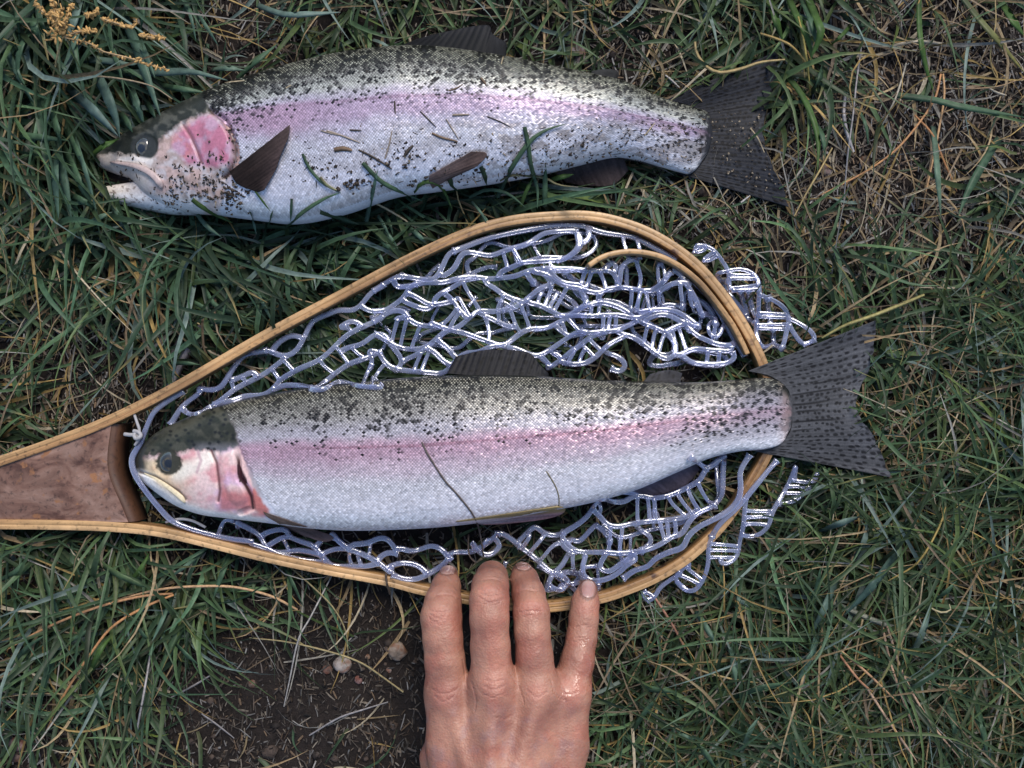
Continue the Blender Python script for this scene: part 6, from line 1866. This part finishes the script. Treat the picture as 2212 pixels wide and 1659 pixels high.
straw('thin yellow stem hanging in at the right of the top edge', cTR([(1765, -20), (1770, 180), (1730, 400), (1745, 540), (1800, 640)]), 3.5, [20, 18, 8], STRAW)
straw('thin tan straw lying level at the right edge among bare soil', cTR([(1370, 690), (1600, 690), (1800, 670), (2000, 600)]), 3.5, [7, 10, 8], TAN)
straw('short pale stem lying at the right edge below the green blade', cTR([(1705, 680), (1780, 720), (1855, 742)]), 5, [6, 8, 6], PALE)
straw('yellow green straw bridging above the lower trout\'s tail fin', c6([(2330, 10), (2212, 60), (2000, 145), (1800, 215), (1645, 298)]), 9, [18, 28, 30, 24], (0.36, 0.31, 0.12))
straw('long tan straw slanting down to the hoop from the upper trout\'s belly', c2([(360, 1385), (500, 1450), (680, 1560), (850, 1690)]), 4.5, [24, 18, 12], (0.46, 0.38, 0.24))
straw('thin tan stem slanting towards the hoop top under the upper trout', c2([(1060, 1260), (1070, 1370), (1120, 1500), (1170, 1620)]), 3.5, [18, 14, 10], STRAW)
straw('long yellow straw standing at the left edge', cTL([(115, 590), (70, 760), (25, 960)]), 11, [12, 22, 12], (0.42, 0.36, 0.18))
straw('long straw with a yellow sheath left of the upper trout\'s jaw', cTL([(165, 690), (130, 900), (60, 1200), (30, 1450), (40, 1690)]), 6.5, [20, 26, 14], (0.45, 0.33, 0.14))
straw('yellow straw stem running down next to the broad left blades', cTL([(160, 900), (135, 1100), (148, 1400), (165, 1690)]), 6, [20, 22, 14], (0.45, 0.33, 0.12))
straw('grey weathered stalk standing at the left edge behind the grass', cTL([(225, 800), (240, 1000), (255, 1250), (280, 1690)]), 20, [5, 7, 5], (0.22, 0.20, 0.20), tipw=0.9)
straw('thin tan straw arching over the broad blades above the upper trout\'s eye', cTL([(430, 660), (560, 610), (740, 595), (950, 615), (1180, 670), (1340, 770)]), 4, [22, 40, 34], (0.36, 0.27, 0.17))
straw('bent tan straw knot left of the broad grass blades', cTL([(170, 700), (250, 735), (340, 740), (410, 700), (430, 660)]), 7, [22, 26, 28], (0.42, 0.33, 0.18))
straw('wide grey dry stalk leaning behind the upper hoop arm', cA([(520, 230), (420, 400), (280, 680), (120, 980), (0, 1240), (-90, 1420)]), 20, [6, 10, 6], (0.33, 0.31, 0.32), tipw=0.9)
straw('brown grey dry stalk beside the wide one behind the upper hoop arm', cA([(170, 240), (230, 350), (170, 600), (40, 850), (-60, 1050)]), 13, [4, 6, 4], (0.20, 0.17, 0.16), tipw=0.8)
straw('tan straw bending behind the hoop near the wide dry stalk', cA([(1210, 300), (1110, 410), (1030, 540), (985, 650)]), 4, [12, 14, 10], (0.36, 0.26, 0.10))
straw('pale tan straw lying across the grass between trout and hoop', cA([(930, 180), (1100, 250), (1300, 330), (1480, 380)]), 5, [12, 16, 12], (0.36, 0.28, 0.17))
straw('long tan grass stem arching over the dark soil at left of the hand', cBL([(2230, 760), (2120, 680), (2000, 600), (1850, 545), (1600, 485), (1380, 460)]), 4.5, [12, 16, 14, 6], (0.36, 0.29, 0.15))
straw('pale thin stem rising over the soil between handle arm and hand', cBL([(1835, 115), (1720, 340), (1650, 470), (1600, 700), (1570, 840)]), 4.5, [8, 18, 8], (0.42, 0.39, 0.36))
straw('grey straight stem standing on the dark soil at lower left', cBL([(838, 510), (800, 740), (752, 1000)]), 6, [8, 16, 10], (0.40, 0.37, 0.36), tipw=0.9)
straw('short grey straw lying on dark soil right of the grey stem', cBL([(1160, 670), (1060, 730), (945, 790)]), 4.5, [5, 7, 5], (0.26, 0.24, 0.24))
straw('grey straw pointing to the bottom edge on dark soil', cBL([(1115, 880), (1200, 940), (1295, 1015)]), 4.5, [5, 7, 5], (0.26, 0.24, 0.24))
straw('pale forked straw lying near the wrist on dark soil', cBL([(1710, 1000), (1870, 905), (2000, 860), (2145, 815)]), 4.5, [5, 9, 6], (0.30, 0.28, 0.28))
straw('thin tan straw dropping from the lower hoop arm onto soil', cBL([(1600, 65), (1720, 170), (1840, 290), (1910, 420), (1925, 550)]), 4, [12, 14, 6], (0.32, 0.27, 0.14))
straw('thick grey green stem lying in the grass at lower right', cBR([(1090, 475), (1300, 570), (1500, 650), (1810, 745)]), 13, [14, 20, 14], (0.24, 0.25, 0.20), tipw=0.8)
straw('tan straw tip pointing right at lower right below the hoop', cBR([(330, 795), (450, 875), (620, 925), (780, 950)]), 5.5, [18, 26, 18], (0.40, 0.30, 0.14))
straw('yellow straw crossing others at the right edge', cBR([(1790, 0), (1750, 120), (1640, 300), (1480, 400)]), 5.5, [22, 30, 22], (0.40, 0.29, 0.09))
straw('pale straw with a hooked end at lower right', cBR([(1710, 545), (1760, 570), (1815, 560), (1810, 525)]), 5, [26, 28, 26], (0.46, 0.40, 0.24))
straw('pale tan straw slanting up right of the pine needles at lower right', cBR([(1525, 830), (1570, 690), (1640, 560), (1670, 380)]), 6, [20, 26, 22], (0.38, 0.30, 0.18))
straw('orange yellow straw at the bottom edge right of the hand', cBR([(1070, 1430), (1080, 1250), (1050, 1130), (1000, 1060)]), 5, [20, 26, 20], (0.38, 0.26, 0.09))
straw('long curved pale straw at the right edge near the bottom', cBR([(2100, 1020), (2150, 1150), (2140, 1300), (2090, 1420)]), 5, [20, 26, 20], (0.36, 0.29, 0.15))


def needles(label, at, items, w_px, cf, z):
    t = thing('pine_needle_cluster', label, 'pine needles', P(at[0], at[1], 0.0))
    for pts, col in items:
        c = catmull(cf(pts), 26)
        zz = np.interp(np.linspace(0, 1, 26), np.linspace(0, 1, len(z)), z) / 1000 + LF.uniform(-0.001, 0.001)
        v, f = tube(P(c[:, 0], c[:, 1], zz), np.interp(np.linspace(0, 1, 26), [0, .1, .8, 1], [.8, 1, .9, .25]) * w_px * K * 0.47, 7, 0.8)
        obj('needle', mesh_np('needle', v, f, True, np.zeros((len(v), 3)) + np.array(col)), M['twig'], t)
    return t


needles('three long orange brown pine needles on the bare soil at upper right', (2310, 160), [
    ([(1345, 575), (1300, 760), (1180, 950), (1000, 1160), (800, 1310), (600, 1420), (380, 1530)], ORANGE), ([(1362, 575), (1370, 750), (1330, 1000), (1280, 1250), (1230, 1480), (1200, 1650)], (0.42, 0.25, 0.12)), ([(1140, 895), (1280, 1050), (1370, 1260), (1470, 1490)], (0.34, 0.16, 0.065))], 5.0, cTR, [9, 10, 8])
needles('orange brown pine needles joined at a dark base at lower left', (375, 1288), [
    ([(960, 222), (800, 290), (620, 400), (500, 550), (400, 700), (320, 840), (232, 1025)], ORANGE), ([(955, 215), (800, 228), (600, 272), (400, 342), (200, 432), (30, 532)], (0.36, 0.19, 0.09)), ([(1645, 305), (1500, 230), (1300, 180), (1100, 175), (900, 190), (700, 235), (600, 266)], (0.42, 0.26, 0.14))], 6.0, cBL, [14, 22, 12])
needles('five pinkish brown pine needles lying in the grass at lower right', (1950, 1380), [
    ([(1448, 635), (1490, 830), (1560, 1040), (1625, 1205)], (0.40, 0.26, 0.17)), ([(1475, 645), (1560, 900), (1700, 1150), (1870, 1360)], (0.42, 0.28, 0.19)), ([(1185, 745), (1350, 880), (1540, 1062)], (0.38, 0.22, 0.12)), ([(1365, 975), (1480, 1150), (1640, 1380)], (0.42, 0.28, 0.19)), ([(1220, 800), (1320, 930), (1400, 1000)], (0.36, 0.18, 0.10))], 5.5, cBR, [22, 28, 24])
needles('single reddish pine needle slanting below the outer net at lower right', (1450, 1330), [([(228, 495), (320, 640), (402, 795)], (0.30, 0.15, 0.10))], 5.5, cBR, [22, 20, 14])

# seed head at upper left
t = thing('seed_head', 'tan grass seed head with spreading branches at upper left', 'seed head', P(140, 180, 0.0))
obj('stalk', leaf_mesh('stalk', cTL([(395, 680), (420, 560), (450, 420), (490, 290)]), 7, [20, 48, 60], (0.42, 0.32, 0.16), fold=-0.6, tipw=0.6), M['dry'], t)
BR = [[(490, 290), (700, 340), (800, 400), (1000, 450), (1150, 500), (1300, 540)], [(490, 290), (620, 245), (740, 240)], [(490, 290), (440, 180), (420, 60), (400, -20)], [(480, 280), (520, 140), (560, 30)], [(780, 140), (900, 180), (1020, 210), (1060, 170)], [(1080, 265), (1170, 290), (1270, 295)], [(270, 20), (340, 100), (410, 150)], [(660, 120), (720, 110), (760, 80)]]
zb = [60, 62, 58]
for bpts in BR:
    obj('branch', leaf_mesh('branch', cTL(bpts), 3.6, zb, (0.44, 0.30, 0.16), fold=-0.6, tipw=0.5), M['dry'], t)
r_ = np.random.default_rng(9)
pp, sz = [], []
for bpts in BR:
    c = catmull(cTL(bpts), 60)
    for i in range(4, 60, 1):
        pp.append(P(c[i, 0] + r_.normal(0, 2.2), c[i, 1] + r_.normal(0, 2.2), 0.060 + r_.normal(0, 0.001)))
        sz.append(0.00055)
for _ in range(70):
    x, y = cTL([(450 + r_.normal(0, 38), 150 + r_.normal(0, 85))])[0]
    pp.append(P(x, y, 0.062 + r_.normal(0, 0.003)))
    sz.append(0.0007)
v, f = lumps(np.array(pp), np.array(sz), 0.8, r_, 2.6)
o = obj('seeds', mesh_np('seeds', v, f, True, np.repeat(np.array((0.50, 0.30, 0.11)) * r_.uniform(0.6, 1.2, (len(pp), 1)), 12, 0)), M['dry'], t)
o['kind'] = 'stuff'


# ------------------------------------------------------------------ stones
def stone(label, at, rpx, col, seed, flat=0.6, ax=1.0, rot=0.0):
    r_ = np.random.default_rng(seed)
    nu, nv = 14, 22
    th, ph = np.meshgrid(np.linspace(0.02, np.pi - 0.02, nu), np.linspace(0, 2 * np.pi, nv, endpoint=False), indexing='ij')
    d = np.stack([np.sin(th) * np.cos(ph), np.sin(th) * np.sin(ph), np.cos(th)], -1)
    rad = np.ones(th.shape)
    for _ in range(9):                                   # facets
        n_ = r_.normal(size=3)
        n_ /= np.linalg.norm(n_)
        lim = r_.uniform(0.72, 0.95)
        rad = np.minimum(rad, lim / np.maximum(d @ n_, 0.2))
    r0 = rpx * K * 0.98
    v = d * rad[..., None] * np.array([r0 * ax, r0, r0 * flat])
    ca, sa = math.cos(rot), math.sin(rot)
    v = np.stack([v[..., 0] * ca - v[..., 1] * sa, v[..., 0] * sa + v[..., 1] * ca, v[..., 2]], -1)
    p = P(at[0], at[1], 0.0)
    p[2] = ground_z(p[0], p[1]) + r0 * flat * 0.45
    n_ = fbm(v[..., 0] * 500 + seed, v[..., 1] * 500, seed)
    c = mix(np.zeros(th.shape + (3,)) + np.array(col), np.array(col) * np.array((0.75, 0.5, 0.4)), sm(0.5, 0.65, n_))
    c = c * 0.62
    o = obj('stone', mesh_np('stone', (v + p).reshape(-1, 3), grid_faces(nu, nv, True), True, c.reshape(-1, 3)), M['stone'])
    return tag(o, label, 'stone')


stone('white and rust coloured angular stone on dark soil, largest left of the hand', (738, 1437), 21, (0.44, 0.38, 0.34), 1, 0.7, 1.0, 0.3)
stone('round beige stone close to the index finger', (860, 1408), 23, (0.32, 0.25, 0.20), 2, 0.6)
stone('reddish pebble touching the left side of the white and rust stone', (705, 1449), 12, (0.20, 0.115, 0.09), 3)
stone('small pink pebble below the white and rust stone', (772, 1472), 10, (0.34, 0.20, 0.18), 4)
stone('small brown pebble between the white stone and the beige stone', (793, 1421), 6.5, (0.26, 0.17, 0.12), 5)
stone('tiny pale pebble below the beige stone', (838, 1452), 6.5, (0.34, 0.26, 0.23), 6)
stone('pinkish stone in the bottom left corner', (38, 1606), 17, (0.30, 0.20, 0.185), 7)
stone('brown stone just under the pinkish corner stone', (36, 1632), 14, (0.16, 0.11, 0.095), 8)
stone('brown pebble at the end of the grass tuft on the dark soil', (537, 1366), 11, (0.16, 0.10, 0.085), 9)
stone('dull brown pebble left of another one beside the grass tuft', (492, 1360), 9, (0.14, 0.10, 0.085), 10)
stone('tan pebble alone in the middle of the dark soil', (543, 1480), 10, (0.17, 0.125, 0.10), 11)
stone('pale pebble near the lower hoop arm on dark soil', (727, 1292), 7, (0.30, 0.24, 0.19), 12)
stone('grey mauve stone above the back of the upper trout', c3([(170, 250)])[0], 30, (0.20, 0.175, 0.18), 13, 0.4, 0.8, 1.0)
stone('flat grey stone fragment right beside the mauve stone above the upper trout', c3([(290, 310)])[0], 17, (0.17, 0.15, 0.15), 14, 0.4)
stone('pinkish flat pebble right of the upper trout\'s tail', cTR([(450, 1330)])[0], 15, (0.24, 0.175, 0.165), 15, 0.4)
stone('small tan pebble right of the white dry strip', cTR([(750, 1245)])[0], 11, (0.24, 0.18, 0.13), 16)

# ------------------------------------------------------------------ twigs and soil on the fish
def twig(label, pts, r_mm, zs, col, bvh, name='twig'):
    c = catmull(pts, 40)
    zz = np.interp(np.linspace(0, 1, 40), np.linspace(0, 1, len(zs)), zs) / 1000
    for i in range(40):
        h, _ = on_surface(bvh, c[i, 0], c[i, 1])
        if h is not None:
            zz[i] = max(zz[i], h.z + r_mm / 1000)
    for _ in range(2):
        zz[1:-1] = np.maximum(zz[1:-1], (zz[:-2] + zz[2:]) / 2)
    rr = r_mm / 1000 * (1 + 0.25 * (vnoise(np.linspace(0, 14, 40), np.zeros(40), 5) - 0.5)) * np.interp(np.linspace(0, 1, 40), [0, .1, 1], [0.7, 1.0, 0.8])
    v, f = tube(P(c[:, 0], c[:, 1], zz), rr, 8)
    return tag(obj(name, mesh_np(name, v, f, True, np.zeros((len(v), 3)) + np.array(col)), M['twig']), label, 'twig')


twig('long thin dark twig lying across the belly of the lower trout', c5([(585, 785), (620, 860), (640, 895), (760, 1080), (850, 1180), (970, 1330), (1020, 1430), (1045, 1540), (1065, 1670)]), 0.55, [20, 20, 20, 26, 22, 18], (0.075, 0.060, 0.055), bvhB)
twig('short thin olive twig near the pelvic fin of the lower trout', c5([(1553, 1010), (1620, 1120), (1650, 1210), (1650, 1290)]), 0.38, [20, 20, 18], (0.15, 0.125, 0.07), bvhB)
twig('dark hooked twig touching the tip of the middle finger', cH([(105, 560), (103, 650), (115, 715), (155, 758)]), 0.5, [18, 22, 24], (0.05, 0.035, 0.028), bvhB)
twig('dark short twig over the lower hoop left of the hand', cF([(1490, 690), (1500, 780), (1525, 870)]), 0.7, [24, 25, 20], (0.055, 0.038, 0.028), bvhB)

# wet crumbs of soil stuck to the upper trout
r_ = np.random.default_rng(31)
P_, S_, C_ = [], [], []


def crumbs(n, fx, fy, s, fl=0.35):
    for _ in range(n):
        x, y = fx(), fy()
        h, nr = on_surface(bvhA, x, y, 0.0001)
        if h is None:
            continue
        m_ = r_.integers(1, 5)
        for _k in range(m_):
            P_.append((h.x + r_.normal(0, s * 0.9), h.y + r_.normal(0, s * 0.9), h.z))
            S_.append(s * r_.uniform(0.35, 1.0))
            C_.append(np.array([(0.032, 0.022, 0.016), (0.020, 0.014, 0.011), (0.06, 0.042, 0.028), (0.15, 0.11, 0.075)])[r_.choice(4, p=[.42, .34, .17, .07])])


crumbs(90, lambda: r_.uniform(250, 480), lambda: r_.uniform(330, 455), 0.0007)
crumbs(60, lambda: r_.uniform(340, 500), lambda: r_.uniform(380, 440), 0.0009)
crumbs(60, lambda: r_.normal(500, 22), lambda: r_.normal(420, 16), 0.0010)
crumbs(35, lambda: r_.normal(475, 30), lambda: r_.normal(330, 35), 0.0008)
crumbs(55, lambda: r_.uniform(620, 1000), lambda: r_.uniform(300, 400), 0.0008)
crumbs(60, lambda: r_.normal(870, 70), lambda: r_.normal(345, 24), 0.0010)
crumbs(190, lambda: r_.uniform(960, 1320), lambda: r_.uniform(285, 395), 0.0008)
crumbs(190, lambda: r_.uniform(1180, 1520), lambda: r_.uniform(265, 360), 0.0008)
crumbs(50, lambda: r_.uniform(500, 1400), lambda: r_.uniform(120, 300), 0.0006)
for _ in range(170):
    x, y = r_.uniform(1535, 1685), r_.uniform(200, 435)
    if in_poly(np.array(x), np.array(y), c3([(1200, 720), (1640, 640), (1620, 850), (1810, 1430), (1180, 1110)])):
        P_.append(tuple(P(x, y, 0.0068)))
        S_.append(r_.uniform(0.0003, 0.0008))
        C_.append(np.array([(0.22, 0.18, 0.13), (0.12, 0.09, 0.065), (0.04, 0.03, 0.022)])[r_.integers(0, 3)])
crumbs(26, lambda: r_.normal(762, 18), lambda: r_.normal(395, 9), 0.0012)
crumbs(20, lambda: r_.normal(700, 14), lambda: r_.normal(355, 9), 0.0011)
v, f = lumps(np.array(P_), np.array(S_), 0.22, r_)
o = obj('soil_bits', mesh_np('soil_bits', v, f, False, np.repeat(np.array(C_), 12, 0)), M['debris'])
o['kind'] = 'stuff'
o['label'] = 'wet dark soil bits stuck to the upper trout'
P2, S2, C2 = [], [], []
for _ in range(330):
    k = r_.random()
    x, y = (r_.uniform(640, 1350), r_.uniform(270, 400)) if k < 0.55 else ((r_.uniform(1180, 1530), r_.uniform(240, 360)) if k < 0.85 else (r_.uniform(260, 520), r_.uniform(330, 450)))
    h, nr = on_surface(bvhA, x, y, 0.0001)
    if h is not None:
        P2.append((h.x, h.y, h.z))
        S2.append(r_.uniform(0.0002, 0.00042))
        C2.append(np.array([(0.05, 0.035, 0.024), (0.11, 0.078, 0.05), (0.24, 0.18, 0.11), (0.03, 0.02, 0.015)])[r_.choice(4, p=[.35, .27, .18, .2])])
v, f = lumps(np.array(P2), np.array(S2), 0.6, r_, r_.uniform(3, 9, len(P2)))
o = obj('grass_bits', mesh_np('grass_bits', v, f, False, np.repeat(np.array(C2), 12, 0)), M['debris'])
o['kind'] = 'stuff'
o['label'] = 'fine slivers of dead grass stuck to the upper trout'
BITS = [(c2, [(580, 620), (585, 720)], 5, 0), (c2, [(780, 700), (840, 760), (905, 825)], 4, 0), (c2, [(870, 870), (950, 905), (1070, 935)], 7, 1), (c2, [(1030, 730), (1160, 725)], 7, 2), (c2, [(980, 760), (1030, 840), (1080, 920)], 4, 2),
        (c2, [(50, 850), (170, 890), (310, 945)], 5, 2), (c2, [(300, 1000), (420, 1060), (560, 1150)], 6, 0), (c2, [(660, 1040), (690, 1000), (725, 965)], 10, 0), (c2, [(1090, 1190), (1160, 1090), (1220, 1010)], 6, 3), (c2, [(1300, 740), (1400, 780), (1480, 820)], 3.5, 0),
        (c2, [(110, 1000), (180, 990), (250, 1005)], 14, 1), (c2, [(230, 845), (320, 850)], 5, 0), (c2, [(505, 1070), (540, 950), (560, 850)], 4.5, 2), (c2, [(1400, 210), (1425, 260), (1410, 330)], 5, 3), (c2, [(1000, 540), (1060, 520), (1110, 490)], 4, 1),
        (c1, [(1085, 478), (1160, 470), (1240, 462)], 5, 3), (c1, [(1560, 520), (1600, 495)], 4, 3), (c1, [(1830, 850), (1900, 870), (1990, 890)], 4, 2), (c3, [(700, 890), (740, 840), (780, 790)], 4, 3), (c3, [(860, 420), (900, 450), (970, 515)], 6, 4), (c3, [(1520, 830), (1580, 910), (1630, 1020)], 5, 3), (c3, [(1450, 1410), (1520, 1355)], 6, 4), (c3, [(350, 425), (430, 405)], 5, 4), (c2, [(1250, 440), (1290, 490)], 8, 1)]
BC = [(0.06, 0.045, 0.035), (0.17, 0.11, 0.07), (0.30, 0.24, 0.19), (0.42, 0.34, 0.22), (0.46, 0.43, 0.40)]
BL = ['dark upright straw bit on the pink stripe of the upper trout', 'dark slanting straw bit below the pink stripe of the upper trout', 'thick brown straw bit slanting in the middle of the upper trout', 'flat pale straw bit lying level in the middle of the upper trout', 'pale thin straw bit crossing the tip of the thick brown one',
      'long pale straw bit right of the pectoral fin tip', 'dark bent straw bit below the oval brown flake', 'wide dark flake between the pectoral and pelvic fins', 'pale straw bit lying across the brown pelvic fin', 'thin dark straw bit toward the tail on the white flank',
      'oval brown flake on the white flank of the upper trout', 'short dark straw bit above the oval brown flake', 'pale forked straw bit standing on the white belly', 'cream straw bit on the dark back under the dorsal fin', 'thin brown straw bit at the upper edge of the pink stripe',
      'tan straw bit at the nape of the upper trout', 'small tan straw bit on the dark back near the nape', 'thin pale straw bit right beside the pectoral fin tip', 'tan straw bit on the spotted tail stalk', 'pale straw bit on the grass edge behind the tail stalk', 'cream straw bit lying on the dark tail fin', 'white straw bit at the lower edge of the dark tail fin', 'white straw bit beside the small adipose fin', 'wide brown flake high on the silvery back']
for (cf, pts, w, ci), lb in zip(BITS, BL):
    o = obj('straw_bit', leaf_mesh('straw_bit', cf(pts), w * 0.75, [9, 9], BC[ci], fold=-0.4, tipw=0.5, bvh=bvhA, lift=0.0006, seg=10), M['dry'])
    tag(o, lb, 'straw bit', 'bits of dry straw stuck to the upper trout')
